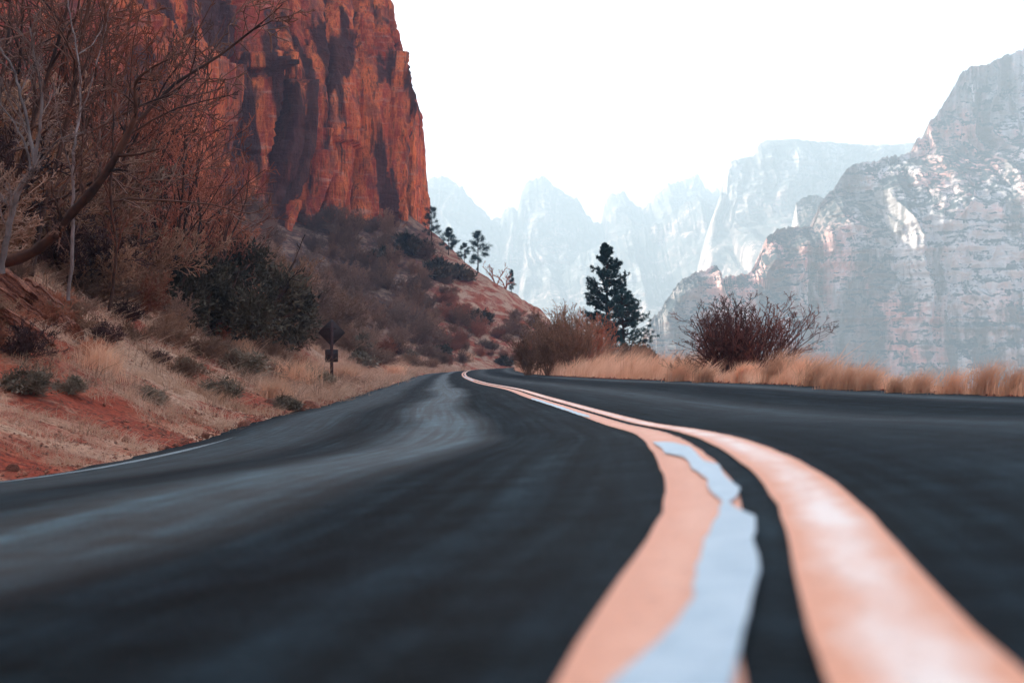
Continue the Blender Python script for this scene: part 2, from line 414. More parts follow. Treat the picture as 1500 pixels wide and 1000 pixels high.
# the worn bluish patch on the left stripe, traced on the road surface
PL = [(958, 652), (975, 671), (985, 674), (1005, 692), (1030, 705), (1040, 735), (1060, 742), (1050, 770), (1026, 810), (1018, 850), (1015, 890), (985, 935), (905, 1010), (860, 1060)]
PR = [(964, 650), (985, 652), (1010, 658), (1030, 683), (1056, 686), (1066, 703), (1086, 724), (1084, 748), (1108, 765), (1106, 800), (1114, 850), (1098, 905), (1075, 1010), (1060, 1060)]
def unproj(px, py):
    D = np.concatenate([np.linspace(.5, 6, 1200)])
    p = np.array([P(px, py, d) for d in D]); i, u = to_su(p[:, 0], p[:, 1])
    h = CL[i, 2] + cross(u); k = int(np.argmax(p[:, 2] < h)); return (p[k, 0], p[k, 1], h[k] + .008)
PR = sorted([(964, 650), (985, 652), (1010, 658), (1030, 680), (1054, 686), (1062, 703), (1086, 722), (1080, 736), (1069, 744), (1080, 752), (1108, 765), (1104, 800), (1114, 850), (1098, 905), (1075, 1010), (1060, 1060)], key=lambda p: p[1])
PL = [(958, 651), (975, 668), (1004, 674), (1012, 692), (1034, 705), (1044, 730), (1056, 742), (1050, 765), (1028, 810), (1018, 850), (1015, 890), (985, 935), (905, 1010), (860, 1060)]
yy_ = np.exp(np.linspace(math.log(651 - 560), math.log(1058 - 560), 110)) + 560
A = [unproj(float(np.interp(y, [p[1] for p in PL], [p[0] for p in PL])) + float(vn(y / 7, 0, 3) - .5) * 6, y) for y in yy_]
B = [unproj(float(np.interp(y, [p[1] for p in PR], [p[0] for p in PR])) + float(vn(y / 12, 0, 8) - .5) * 4, y) for y in yy_]
nn = len(A)
o = obj('worn_patch', make_mesh('worn_patch', A + B, np.array([(i, nn + i, nn + i + 1, i + 1) for i in range(nn - 1)]), MP), parent=road)
o['label'] = 'pale blue worn patch where the orange paint is gone'
o = ribbon('worn_patch', -.132, -.085, MP, s_at(9.8), s_at(16.5), dz=.008, jit=.02, taper=.08)
o = ribbon('worn_patch', -.07, -.0, MP, s_at(48), s_at(75), dz=.008, jit=.02, taper=.08)

#@@CLIFF
# ---------------------------------------------------------------- red cliff
BP = [(-70, 430), (-42, 345), (-21, 288), (-16.2, 262), (-27, 234), (-46, 203), (-64, 172), (-88, 132), (-112, 84), (-128, 30), (-138, -30), (-140, -90)]  # last points, out of view, added so the cliff shades the road
pl = catmull([(a, b, 0) for a, b in BP], 40)[:, :2]
L = np.concatenate([[0], np.cumsum(np.linalg.norm(np.diff(pl, axis=0), axis=1))])
corner_s = float(L[int(np.argmin(np.abs(pl[:, 1] - 262) + np.abs(pl[:, 0] + 16.2)))])
sA = np.concatenate([np.arange(0, corner_s - 25, 1.6), np.arange(corner_s - 25, corner_s + 130, .26), np.arange(corner_s + 130, L[-1], 1.6)])
zz = np.concatenate([np.arange(8, 95, .34), np.arange(95, 165, 2.0)])
bx = np.interp(sA, L, pl[:, 0]); by = np.interp(sA, L, pl[:, 1])
tx = np.gradient(bx, sA); ty = np.gradient(by, sA); ll = np.hypot(tx, ty); tx /= ll; ty /= ll
nx, ny = -ty, tx                                            # outward, towards the road
if nx[len(nx) // 2] < 0: nx, ny = -nx, -ny
SG, ZG = np.meshgrid(sA, zz)
rs = np.random.RandomState(12)
def columns(sp, zp, wmin, wmax, hmin, hmax, amp, seed):
    r = np.random.RandomState(seed); e = [sp.min() - 1]
    while e[-1] < sp.max() + wmax: e.append(e[-1] + r.uniform(wmin, wmax))
    e = np.array(e); ci = np.searchsorted(e, sp) - 1; ci = np.clip(ci, 0, len(e) - 2)
    co = r.uniform(-1, 1, len(e)) * amp
    dl = sp - e[ci]; dr = e[ci + 1] - sp; dist = np.minimum(dl, dr)
    out = co[ci]
    ph = r.uniform(0, 100, len(e)); hh = r.uniform(hmin, hmax, len(e))
    cell = np.floor((zp + ph[ci]) / hh[ci]).astype(int)
    out = out + (_T[(ci * 7 + seed) & 511, (cell * 13 + seed * 3) & 511] - .5) * amp * 1.1
    dz = np.abs(((zp + ph[ci]) / hh[ci]) % 1.0) * hh[ci]
    crack_w = _T[(ci * 11) & 511, (seed * 5 + 1) & 511]
    tl = r.uniform(-1, 1, len(e)); out = out + tl[ci] * amp * .9 * ((dl - dr) / (dl + dr))
    return out, dist, dz, crack_w
lean = SG - corner_s + (ZG - 30) * 0.28 + fbm(SG / 30, ZG / 30, 3, 6) * 3.0 + fbm(SG / 5, ZG / 9, 3, 16) * .9
c1, d1, z1, w1 = columns(lean, ZG, 5, 13, 16, 40, 3.0, 3)
c2, d2, z2, w2 = columns(lean * 1.0 + 2.3, ZG, 1.6, 4.5, 6, 22, 1.0, 5)
rel = c1 + c2
rel -= 5.5 * np.exp(-(d1 / .6) ** 2) * (w1 > .35) + .9 * np.exp(-(d2 / .30) ** 2) * (w2 > .45)
crk = 13.0 * np.exp(-(np.minimum(d1, 50) / (.55 + .85 * w1)) ** 4) * (w1 > .2) * sstep(-.5, -.1, fbm(SG / 14, ZG / 22, 2, 44))
rel -= .5 * np.exp(-(z2 / .35) ** 2)
rel += fbm(SG / 6, ZG / 26, 5, 8) * 1.8 + fbm(SG / 1.5, ZG / 2.5, 4, 18) * .45 + fbm(SG / 30, ZG * .6, 3, 28) * .35
rel = np.where(SG < corner_s - 3, rel * .6, rel)
# the lower buttress with its pale ledge at the left
shelf = sstep(corner_s + 42, corner_s + 46, lean + corner_s) * sstep(corner_s + 84, corner_s + 78, lean + corner_s)
rel += 4.5 * shelf * (ZG < 47.5 + fbm(SG / 4, SG * 0, 2, 4) * 3 - (SG - corner_s - 60) * -.08)
ratio = bx / by
for rt, wd, zb in ((-.300, 1.5, 43), (-.316, .8, 50)):
    k_ = corner_s + 20 + int(np.argmin(np.abs(ratio[sA > corner_s + 20] - rt))) * .26
    rel -= 16 * np.exp(-((SG - k_ + (ZG - 40) * .06 + fbm(ZG / 8, ZG * 0, 2, 3)) / wd) ** 4) * sstep(zb - 2, zb + 3, ZG)
rel -= 3.0 * sstep(0, 1, (ZG - 96) / 40)
hpx = np.array([-20, 24, 32, 44, 49, 50, 53, 60, 67, 72, 82, 120, 170]); hin = np.array([.6, .5, .4, .9, 1.3, 2.0, 2.9, 4.9, 6.6, 8.8, 11.5, 21, 35]) + .75
rel = rel - np.interp(ZG, hpx, hin)
tw = sstep(corner_s + 14, corner_s, SG) * .75
rel = rel * 1.0 + 0
# keep the outer corner's outline calm so the traced profile survives
calm = np.exp(-((SG - corner_s) / 7.0) ** 2)
base_in = -np.interp(ZG, hpx, hin)
rel = base_in + (rel - base_in) * (1 - .5 * calm) - crk * (SG > corner_s + 1.5)
BXG = bx[None, :] + nx[None, :] * rel; BYG = by[None, :] + ny[None, :] * rel
Vc = np.stack([BXG, BYG, ZG], -1)
# top surface going back
top = Vc[-1:].copy(); top[..., 0] -= nx * 60; top[..., 1] -= ny * 60; top[..., 2] += 6
Vc = np.concatenate([Vc, top], 0)
cliff = obj('cliff', make_mesh('cliff', Vc, grid_faces(Vc.shape[0], Vc.shape[1]), mat_cliff())); tag(cliff, kind='structure')

# ---------------------------------------------------------------- mountains
def mountain(name, sil, D, base, run, prof, mat, amp, cell, seed, ncol=420, nrow=200, back=200, jag=1.0, benches=None, Dfun=None):
    sil = np.array(sil, float)
    px = np.linspace(sil[0, 0], sil[-1, 0], ncol); py = np.interp(px, sil[:, 0], sil[:, 1])
    DD = np.full(ncol, float(D)) if Dfun is None else np.array([Dfun(a) for a in px])
    py = py + (fbm(px / 9, px * 0, 4, seed) * 3.2 + fbm(px / 2.2, px * 0 + 5, 3, seed + 9) * 1.5 + (_T[(np.floor(px / 4.3).astype(int) * 7) & 511, seed] - .5) * 4.0 + (_T[(np.floor(px / 1.9).astype(int) * 5) & 511, seed + 1] - .5) * 2.0) * jag
    C0 = np.array([P(a, b, d) for a, b, d in zip(px, py, DD)])
    q = np.linspace(0, 1, nrow) ** 1.15
    x = np.repeat(C0[:, 0][None], nrow, 0); z = C0[:, 2][None] + (base - C0[:, 2][None]) * q[:, None]
    f = np.interp(q, [p[0] for p in prof], [p[1] for p in prof])
    y = C0[:, 1][None] - run * f[:, None]
    if benches is not None: y = benches(px, x, y, z, C0)
    wr = sstep(0, .10, q)[:, None]
    n1 = ridge(x / cell + fbm(x / cell, z / cell, 2, seed + 4) * .5, z / (cell * 4.5), 5, seed)
    n2 = fbm(x / (cell * .30), z / (cell * .22), 4, seed + 2)
    n3 = fbm(x / (cell * 3), z / (cell * .10), 3, seed + 5)
    y = y - (n1 - .55) * amp * 2.2 * (.25 + .75 * wr) - n2 * amp * .28 * (.2 + .8 * wr) - n3 * amp * .15 * wr
    G = np.stack([x, y, z], -1)
    bk = []
    for t in (.15, .5, 1.0):
        r = np.stack([C0[:, 0], C0[:, 1] + back * t, C0[:, 2] + (base - C0[:, 2]) * t ** 1.3], -1)
        r[:, 2] -= 2 * t; bk.append(r)
    G = np.concatenate([np.array(bk[::-1]), G], 0)
    # side wall at both ends closes the body
    o = obj(name, make_mesh(name, G, grid_faces(G.shape[0], ncol), mat, smooth=False)); tag(o, kind='structure'); return o
FAR = [(470, 300), (560, 275), (622, 264), (644, 261), (666, 266), (681, 279), (699, 301), (721, 319), (734, 318), (741, 305), (750, 306), (758, 308), (765, 279), (772, 266), (786, 262), (798, 261), (816, 275), (835, 288), (849, 294), (860, 316), (868, 327), (880, 327), (884, 301), (893, 286), (913, 283), (930, 301), (943, 308), (948, 301), (959, 286), (978, 272), (1003, 261), (1022, 257), (1033, 272), (1044, 283), (1051, 277), (1062, 284), (1090, 300), (1130, 320)]
MESA = [(1000, 470), (1030, 380), (1045, 315), (1056, 282), (1064, 280), (1066, 250), (1071, 235), (1086, 232), (1102, 230), (1106, 226), (1109, 215), (1113, 211), (1120, 207), (1150, 205), (1225, 209), (1270, 212), (1330, 210), (1420, 214), (1520, 220)]
SPUR = [(760, 470), (800, 430), (850, 372), (886, 356), (925, 340), (963, 328), (992, 306), (1020, 288), (1045, 300), (1070, 330), (1100, 360)]
MID = [(930, 540), (938, 522), (944, 500), (948, 476), (958, 462), (966, 456), (971, 445), (976, 436), (996, 412), (1010, 404), (1022, 398), (1036, 395), (1042, 389), (1050, 390), (1055, 407), (1072, 405), (1098, 398), (1103, 393), (1112, 376), (1118, 366), (1122, 346), (1145, 336), (1160, 334), (1190, 333), (1200, 300), (1210, 288), (1220, 278), (1228, 264), (1245, 245), (1262, 240), (1280, 237), (1300, 231), (1320, 229), (1335, 222), (1340, 206), (1357, 198), (1360, 180), (1372, 168), (1384, 146), (1398, 124), (1408, 106), (1425, 97), (1445, 95), (1465, 85), (1485, 76), (1500, 70), (1540, 55), (1600, 40), (1700, 45)]
BUTTE = [(1140, 420), (1158, 345), (1161, 322), (1166, 298), (1176, 289), (1192, 287), (1206, 290), (1216, 300), (1240, 330)]
rockF = mat_mountain('far_rock', (.44, .41, .39), (.62, .46, .40), (.06, .08, .08), .6, .9)
rockM = mat_mountain('mid_rock', (.72, .68, .66), (.95, .52, .45), (.03, .05, .06), 1.0, 1.0)
profF = [(0, 0), (.15, .10), (.45, .30), (1, 1)]
mountain('mountain_range', FAR, 2450, -60, 900, profF, rockF, 75, 70, 51, 560, 220, 500)
mountain('mountain_spur', SPUR, 2150, -60, 700, profF, rockF, 55, 80, 61, 300, 150, 300)
mountain('mesa', MESA, 1900, -60, 900, [(0, 0), (.02, .01), (.28, .07), (.34, .12), (1, 1)], rockF, 45, 50, 71, 560, 180, 600, .35)
mountain('butte', BUTTE, 1150, -60, 200, [(0, 0), (.6, .25), (1, 1)], rockM, 12, 22, 81, 120, 140, 120, .5)
def bench(px, x, y, z, C0):
    # the scrub-covered slope between the upper wall and the lower wall
    zt = np.interp(px, [930, 1100, 1200, 1350, 1500, 1700], [470, 380, 305, 228, 200, 190])
    zb = np.interp(px, [930, 1100, 1200, 1350, 1500, 1700], [475, 392, 350, 322, 290, 280])
    out = np.zeros_like(y)
    for j in range(y.shape[1]):
        D = C0[j, 1]; a = CAMZ + (HOR - zt[j]) / FPX * D; b = CAMZ + (HOR - zb[j]) / FPX * D
        top = C0[j, 2]
        h = z[:, j] + fbm(x[:, j] / 24, z[:, j] / 40, 2, 97) * 12
        d = .28 * np.clip(top - np.maximum(h, a), 0, None)                 # upper wall
        d = d + 1.5 * np.clip(np.minimum(a, top) - np.clip(h, b, None), 0, None)
        lo = np.clip(min(b, top) - h, 0, None)
        st = 9.0; d = d + .22 * lo + 2.0 * (np.floor(lo / 23 + vn(x[:, j] / 60, 0, 3) * 1.5)) * .9
        d = d + 1.5 * np.clip(lo - 125, 0, None)
        out[:, j] = C0[j, 1] - d
    return out
def MD(a): return float(np.interp(a, [930, 1060, 1200, 1500, 1700], [830, 850, 900, 960, 980]))
mountain('mountain', MID, 900, -60, 0, profF, rockM, 17, 30, 91, 1100, 360, 260, .9, benches=bench, Dfun=MD)


# ================================================================ plants
def rot_about(v, ax, a):
    c = np.cos(a)[:, None]; s = np.sin(a)[:, None]
    return v * c + np.cross(ax, v) * s + ax * (ax * v).sum(1)[:, None] * (1 - c)
def norm(v): return v / np.maximum(np.linalg.norm(v, axis=-1, keepdims=True), 1e-9)
def grow(st, di, ln, ra, nseg, wander, up, rs, tip=.35):
    N = len(st); P_ = np.zeros((N, nseg + 1, 3)); P_[:, 0] = st; d = norm(di)
    for k in range(nseg):
        d = norm(d + rs.normal(0, wander, (N, 3)) + np.array([0, 0, up]))
        P_[:, k + 1] = P_[:, k] + d * (ln / nseg)[:, None]
    t = np.linspace(0, 1, nseg + 1)
    return P_, ra[:, None] * (1 - (1 - tip) * t[None])
def spawn(P_, Rr, per, t0, ang, lr, rr, rs, jl=.35, taper_len=.5):
    N, K, _ = P_.shape; n = N * per
    pi = np.repeat(np.arange(N), per)
    t = t0 + (1 - t0) * ((np.tile(np.arange(per), N) + rs.rand(n)) / per); f = t * (K - 1); k = np.minimum(f.astype(int), K - 2); w = (f - k)[:, None]
    a = P_[pi, k]; b = P_[pi, k + 1]; pos = a + (b - a) * w; tan = norm(b - a)
    ax = norm(np.cross(tan, rs.normal(0, 1, (n, 3)))); d = rot_about(tan, ax, ang * (.6 + .8 * rs.rand(n)))
    L_ = np.linalg.norm(np.diff(P_, axis=1), axis=2).sum(1)[pi]
    ln = L_ * lr * (1 - jl + 2 * jl * rs.rand(n)) * (1 - taper_len * t)
    ra = (Rr[pi, k]) * rr
    return pos, d, ln, ra
def tubes(P_, Rr, sides=3, minr=0.0):
    N, K, _ = P_.shape; Rr = np.maximum(Rr, minr)
    tan = norm(np.gradient(P_, axis=1)); ref = np.where(np.abs(tan[..., 2:3]) > .9, np.array([1., 0, 0]), np.array([0, 0, 1.]))
    a = norm(np.cross(tan, ref)); b = np.cross(tan, a)
    th = np.linspace(0, 2 * math.pi, sides, endpoint=False)
    V = P_[:, :, None] + Rr[:, :, None, None] * (a[:, :, None] * np.cos(th)[None, None, :, None] + b[:, :, None] * np.sin(th)[None, None, :, None])
    base = (np.arange(N)[:, None, None] * K + np.arange(K - 1)[None, :, None]) * sides
    s0 = np.arange(sides)[None, None]; s1 = (s0 + 1) % sides
    F = np.stack([base + s0, base + s1, base + sides + s1, base + sides + s0], -1).reshape(-1, 4)
    return V.reshape(-1, 3), F
def merge(parts):
    V = []; F = {}; o = 0
    for v, f in parts:
        V.append(v); F.setdefault(f.shape[1], []).append(f + o); o += len(v)
    return np.concatenate(V), [np.concatenate(x) for x in F.values()]

def mat_plant(name, c1, c2, scale=2.0, rough=.9, trans=0.0, var=.35):
    m = M(name, rough, .15); v = m.coord('Object'); n = m.noise(v, scale, 4, .65)
    oi = m.new('ShaderNodeObjectInfo')
    c = m.mix(m.ramp(n, [(.35, 0), (.65, 1)]), c1, c2)
    k = m.math('ADD', m.math('MULTIPLY', oi.outputs['Random'], var * 2), 1 - var)
    comb = m.new('ShaderNodeCombineColor'); [m.l.new(k, comb.inputs[i]) for i in range(3)]
    m.col(m.mix(1.0, c, comb.outputs[0], 'MULTIPLY'))
    if trans:
        tr = m.new('ShaderNodeBsdfTranslucent'); m.l.new(c, tr.inputs[0]); mx = m.new('ShaderNodeMixShader'); mx.inputs[0].default_value = trans
        m.l.new(m.b.outputs[0], mx.inputs[1]); m.l.new(tr.outputs[0], mx.inputs[2]); m.l.new(mx.outputs[0], m.n['Material Output'].inputs[0])
    return m.m
BARK_DARK = mat_plant('bark_dark', (.022, .014, .013), (.12, .050, .030), 3)
BARK_GREY = mat_plant('bark_grey', (.10, .070, .060), (.27, .20, .175), 4)
TWIG_BROWN = mat_plant('twig_brown', (.19, .090, .052), (.42, .22, .13), .6)
TWIG_RED = mat_plant('twig_red', (.32, .095, .050), (.56, .20, .105), .8)
TWIG_GREY = mat_plant('twig_grey', (.20, .105, .068), (.42, .24, .16), .6)
DEEP_RED = mat_plant('twig_deep_red', (.050, .024, .022), (.24, .085, .060), 1.5)
TREE_BROWN = mat_plant('tree_twig_brown', (.085, .042, .032), (.20, .095, .062), .7)
TREE_RED = mat_plant('tree_twig_red', (.20, .058, .034), (.40, .13, .070), .8)
TREE_GREY = mat_plant('tree_twig_grey', (.11, .075, .062), (.25, .17, .14), .7)
TWIG_DARK = mat_plant('twig_dark', (.034, .020, .020), (.15, .062, .050), 1.5)
NEEDLE = mat_plant('pine_needles', (.010, .036, .036), (.035, .085, .075), 1.2, .7)
JUNIPER = mat_plant('juniper_green', (.022, .019, .012), (.15, .105, .062), 2.2, .8)
SAGE = mat_plant('sage_green', (.12, .085, .055), (.30, .21, .14), 2.0, .9)
STRAW = mat_plant('dry_straw', (.66, .32, .18), (.92, .58, .38), 1.0, .85, .35)
STRAW_PALE = mat_plant('pale_straw', (.48, .25, .145), (.84, .54, .37), .7, .9, .2)
STRAW_DARK = mat_plant('dark_straw', (.16, .085, .055), (.34, .19, .12), 1.0, .9, .2)

def shrub_geo(seed, stems=16, H=1.0, spread=.75, per=(6, 5, 4), wander=.10, rad=.012, minr=.0022, up=.05):
    rs = np.random.RandomState(seed); n = stems
    st = np.stack([rs.normal(0, .06, n), rs.normal(0, .06, n), np.zeros(n) - .03], -1)
    a = rs.rand(n) * 6.283; t = np.sqrt(rs.rand(n)) * spread
    di = np.stack([np.cos(a) * np.sin(t), np.sin(a) * np.sin(t), np.cos(t)], -1)
    p, r = grow(st, di, H * (.6 + .4 * rs.rand(n)), np.full(n, rad), 6, wander, up, rs)
    L0 = [(p, r)]; out = [tubes(p, r, 4, minr)]
    for lv, k in enumerate(per):
        q = spawn(p, r, k, .15 if lv == 0 else .2, .55 + .15 * lv, .50, .62, rs)
        p, r = grow(*q[:3], q[3], 4 if lv < 2 else 2, wander * 1.3, up, rs); out.append(tubes(p, r, 3, minr))
    return out
def shrub_mesh(name, mat, twig_mat=None, **k):
    out = shrub_geo(**k); return make_mesh(name, *merge(out), mat)
def make_shrub(label, seed, m_stem, m_twig, loc, rz=0, scale=1.0, name='bare_shrub', group=None, cat='shrub', **k):
    out = shrub_geo(seed=seed, **k)
    e = obj(name, None, loc=loc, rz=rz, scale=scale); tag(e, label, cat, group)
    obj('stems', make_mesh('stems', *merge(out[:2]), m_stem), e)
    obj('twigs', make_mesh('twigs', *merge(out[2:]), m_twig), e)
    return e

def on_ground(x, y, dz=-.03): return (x, y, float(ground_h(np.array([x]), np.array([y]))[0]) + dz)
def at_px(px, D, dz=-.03): return on_ground((px - 750) / FPX * D, D, dz)

# ---- bare shrubs clothing the left hillside
rn = random.Random(21)
kinds = []
for k, (mt, sd, st, sp) in enumerate([(TWIG_BROWN, 1, 18, .85), (TWIG_BROWN, 2, 14, 1.0), (TWIG_RED, 3, 18, .8), (TWIG_GREY, 4, 15, .9), (TWIG_GREY, 5, 12, .7), (TWIG_DARK, 6, 18, 1.0), (TWIG_BROWN, 7, 20, 1.15)]):
    kinds.append(shrub_mesh('bare_shrub', mt, seed=sd, stems=st + 6, spread=sp, per=(8, 6, 4), minr=.0046, wander=.13))
LOW = [(-80, 400), (0, 392), (60, 405), (130, 440), (250, 488), (420, 525), (500, 518), (560, 520), (640, 541), (700, 532), (745, 532), (790, 535)]
HIGH = [(-80, 60), (0, 90), (150, 150), (300, 235), (420, 290), (520, 330), (610, 350), (650, 395), (720, 440), (790, 475)]
zone_label = [
 (160, 'behind the leaning tree', 'bare shrubs behind the leaning tree'),
 (300, 'left of the junipers', 'bare shrubs left of the juniper'),
 (450, 'above the junipers', 'bare shrubs above the juniper'),
 (560, 'behind the road sign', 'bare shrubs behind the sign'),
 (680, 'beneath the cliff corner', 'bare shrubs under the cliff end'),
 (2000, 'of the far spur', 'bare shrubs on the far spur')]
pts = []; tries = 0
while len(pts) < 285 and tries < 6000:
    tries += 1
    px = rn.uniform(-70, 785); py = rn.uniform(60, 540)
    lo = np.interp(px, *zip(*LOW)); hi = np.interp(px, *zip(*HIGH))
    if py > lo or py < hi: continue
    if px > 640 and py < 470 and rn.random() < .78: continue
    if px > 690 and rn.random() < .3: continue
    mind = 8 + 5 * (px < 400)
    if any((px - a) ** 2 + (py - b) ** 2 < mind ** 2 for a, b in pts): continue
    g = ray_ground(px, py)
    if g is None or g[1] < 13 or g[1] > 300: continue
    nearsign = 425 < px < 560 and py > 425
    pts.append((px, py)); D = g[1]
    Hh = rn.uniform(1.7, 3.3) * (1.0 if D < 60 else 1.25) * (1.0 if px < 640 else .75)
    if py > lo - 25: Hh *= .6
    r = rn.random()
    if px < 130: ki = rn.choice([0, 1, 3, 4, 5, 6])
    elif px < 330: ki = rn.choice([2, 2, 0, 1, 3, 6])
    elif px < 640: ki = rn.choice([0, 1, 3, 6, 0, 3])
    else: ki = rn.choice([0, 1, 2, 6, 2])
    if nearsign: ki = rn.choice([0, 3, 1])
    zl = next(z for z in zone_label if px < z[0])
    o = obj('bare_shrub', kinds[ki], loc=(g[0], g[1], g[2] - .1), rz=rn.uniform(0, 6.28), scale=(Hh * rn.uniform(.8, 1.2), Hh * rn.uniform(.8, 1.2), Hh))
    colr = {0: 'brown', 1: 'brown', 2: 'rusty', 3: 'greyish', 4: 'greyish', 5: 'dark', 6: 'wide brown'}[ki]
    row = 'lowest on' if py > lo - (lo - hi) / 4 else 'low on' if py > lo - (lo - hi) / 2 else 'high on' if py > hi + (lo - hi) / 4 else 'topmost on'
    size = 'small' if Hh < 2.3 else 'tall'
    tag(o, '%s %s leafless shrub %s the slope %s' % (size, colr, row, zl[1]), 'shrub', zl[2])

# ---- bare trees at the left
def trunk_path(pts, radii, seed, levels, name, label, m_trunk, m_twig, group=None, minr=.003, sides=7):
    rs = np.random.RandomState(seed)
    pp = catmull(pts, 5); rr = np.interp(np.linspace(0, 1, len(pp)), np.linspace(0, 1, len(radii)), radii)
    base = np.array(pts[0]); p = (pp - base)[None]; r = rr[None] * (1 + .15 * rs.normal(0, 1, (1, len(pp))).clip(-1, 1))
    e = obj(name, None, loc=tuple(base)); tag(e, label, 'tree', group)
    tr = [tubes(p, r, sides)]; tw = []
    for k, (per, t0, ang, lr, rrat, nseg, wan, up, part) in enumerate(levels):
        q = spawn(p, r, per, t0, ang, lr, rrat, rs); p, r = grow(*q[:3], q[3], nseg, wan, up, rs)
        (tr if part == 't' else tw).append(tubes(p, r, 4 if part == 't' else 3, minr))
    obj('trunk', make_mesh('trunk', *merge(tr), m_trunk), e); obj('twigs', make_mesh('twigs', *merge(tw), m_twig), e)
    return e
lt = [P(-70, 400, 16.6), P(0, 386, 16.2), P(60, 362, 16), P(108, 310, 15.8), P(150, 262, 15.6), P(183, 205, 15.5), P(199, 165, 15.4), P(199, 122, 15.3), P(222, 100, 15.2), P(246, 88, 15.1)]
trunk_path(lt, [.085, .075, .062, .055, .045, .036, .024, .017, .012, .007], 4, [(15, .22, .75, .13, .50, 8, .18, .05, 't'), (7, .2, .6, .42, .6, 5, .16, .04, 'w'), (5, .2, .6, .5, .6, 3, .16, .02, 'w'), (3, .2, .6, .5, .7, 2, .16, .0, 'w')],
  'bare_tree', 'large leafless tree with a thick dark-topped trunk leaning right over the slope', BARK_DARK, TREE_BROWN)
def up_tree(px, py, D, top, bend, rad, seed, mt, mw, label, group=None, dens=1.0, fan=.55, name='bare_tree'):
    b = at_px(px, D, -.2); tz = P(top[0], top[1], D); rnn = random.Random(seed)
    pts = [b]
    for t in (.3, .6, .85): pts.append((b[0] + (tz[0] - b[0]) * t + bend * math.sin(t * 3.1) + rnn.uniform(-.06, .06), b[1] + rnn.uniform(-.15, .15), b[2] + (tz[2] - b[2]) * t))
    pts.append(tz)
    n0 = int(10 * dens)
    return trunk_path(pts, [rad, rad * .8, rad * .6, rad * .4, rad * .18], seed, [(n0, .25, fan, .50, .6, 7, .10, .06, 't'), (7, .2, .6, .45, .6, 5, .13, .04, 'w'), (6, .2, .6, .5, .6, 3, .15, .02, 'w'), (3, .2, .6, .5, .7, 2, .15, 0, 'w')], name, label, mt, mw, group, minr=.0032, sides=6)
def limbs_tree(paths, radii, D, seed, mt, mw, name, label, levels):
    """a tree given limb by limb: the first path is the trunk, standing on the ground"""
    rs = np.random.RandomState(seed); base = np.array(P(*paths[0][0], D[0])); tr = []; tw = []
    e = obj(name, None, loc=tuple(base)); tag(e, label, 'tree')
    for k, pth in enumerate(paths):
        pts = [P(a, b, D[0] + (D[1] - D[0]) * (q / max(1, len(pth) - 1)) * (1 if k % 2 else -1)) for q, (a, b) in enumerate(pth)]
        pp = catmull(pts, 5); pp = pp + rs.normal(0, .006, pp.shape); p = (pp - base)[None]; r = np.linspace(radii[k][0], radii[k][1], len(pp))[None]
        tr.append(tubes(p, r, 6))
        for (per, t0, ang, lr, rrat, nseg, wan, up) in levels:
            q = spawn(p, r, per, t0, ang, lr, rrat, rs); p, r = grow(*q[:3], q[3], nseg, wan, up, rs); tw.append(tubes(p, r, 3, .0032))
    obj('trunk', make_mesh('trunk', *merge(tr), mt), e); obj('twigs', make_mesh('twigs', *merge(tw), mw), e); return e
LV = [(7, .2, .6, .40, .5, 7, .12, .06), (6, .2, .6, .45, .6, 4, .14, .03), (4, .2, .6, .5, .6, 3, .15, .02)]
limbs_tree([[(2, 400), (14, 330), (30, 275), (52, 245)], [(52, 245), (45, 205), (33, 150), (18, 100), (-12, 55)], [(50, 246), (58, 190), (60, 130), (50, 85), (44, 40)], [(46, 250), (38, 215), (20, 180), (-6, 145)], [(50, 248), (70, 225), (88, 205), (128, 192)], [(30, 275), (10, 292), (-8, 300)]],
   [(.034, .026), (.024, .009), (.020, .007), (.016, .006), (.016, .005), (.012, .005)], (14.6, 14.9), 11, BARK_GREY, TREE_GREY, 'bare_tree', 'pale grey bare tree forking into five limbs at the left edge', LV)
limbs_tree([[(100, 440), (106, 360), (108, 290), (107, 225)], [(107, 225), (118, 150), (114, 78), (102, 20), (98, -30)], [(112, 180), (128, 140), (150, 60), (168, -10)], [(115, 80), (135, 66), (152, 35)], [(107, 260), (90, 200), (78, 120)]],
   [(.024, .019), (.017, .006), (.013, .005), (.009, .004), (.011, .004)], (18, 18.6), 12, BARK_GREY, TREE_BROWN, 'bare_tree', 'slender pale bare tree standing in front of the dark cleft in the cliff', LV)
limbs_tree([[(160, 455), (170, 370), (162, 290), (166, 215)], [(166, 215), (164, 130), (158, 60), (140, -10)], [(164, 250), (186, 170), (196, 60), (215, -10)], [(163, 290), (140, 220), (132, 150)]],
   [(.022, .018), (.015, .005), (.012, .004), (.011, .004)], (19.5, 20), 13, BARK_DARK, TREE_RED, 'bare_tree', 'thin bare tree with rusty twigs just behind the top of the leaning trunk', LV)
def big_shrub_tree(px, back, H, seed, mt, mw, label, stems=7, spread=.55, D=None):
    lo = float(np.interp(px, *zip(*LOW))); g = ray_ground(px, lo - back) or at_px(px, 24)
    return make_shrub(label, seed, mt, mw, (g[0], g[1], g[2] - .15), rz=seed, scale=(H * .95, H * .95, H), name='bare_tree', cat='tree', group=None, stems=stems, spread=spread, per=(8, 6, 5), rad=.0085, minr=.0016, wander=.15, up=.06)
big_shrub_tree(225, 25, 7.3, 141, BARK_DARK, TREE_RED, 'bare tree with a cloud of rust-red twigs over the cliff face', 9, .45)
big_shrub_tree(285, 40, 7.6, 142, BARK_DARK, TREE_RED, 'tall bare tree with rusty twigs rising above the left side of the junipers', 7)
big_shrub_tree(130, 30, 7.3, 143, BARK_DARK, TREE_RED, 'bare brown tree filling the gap between leaning trunk and cliff', 8)
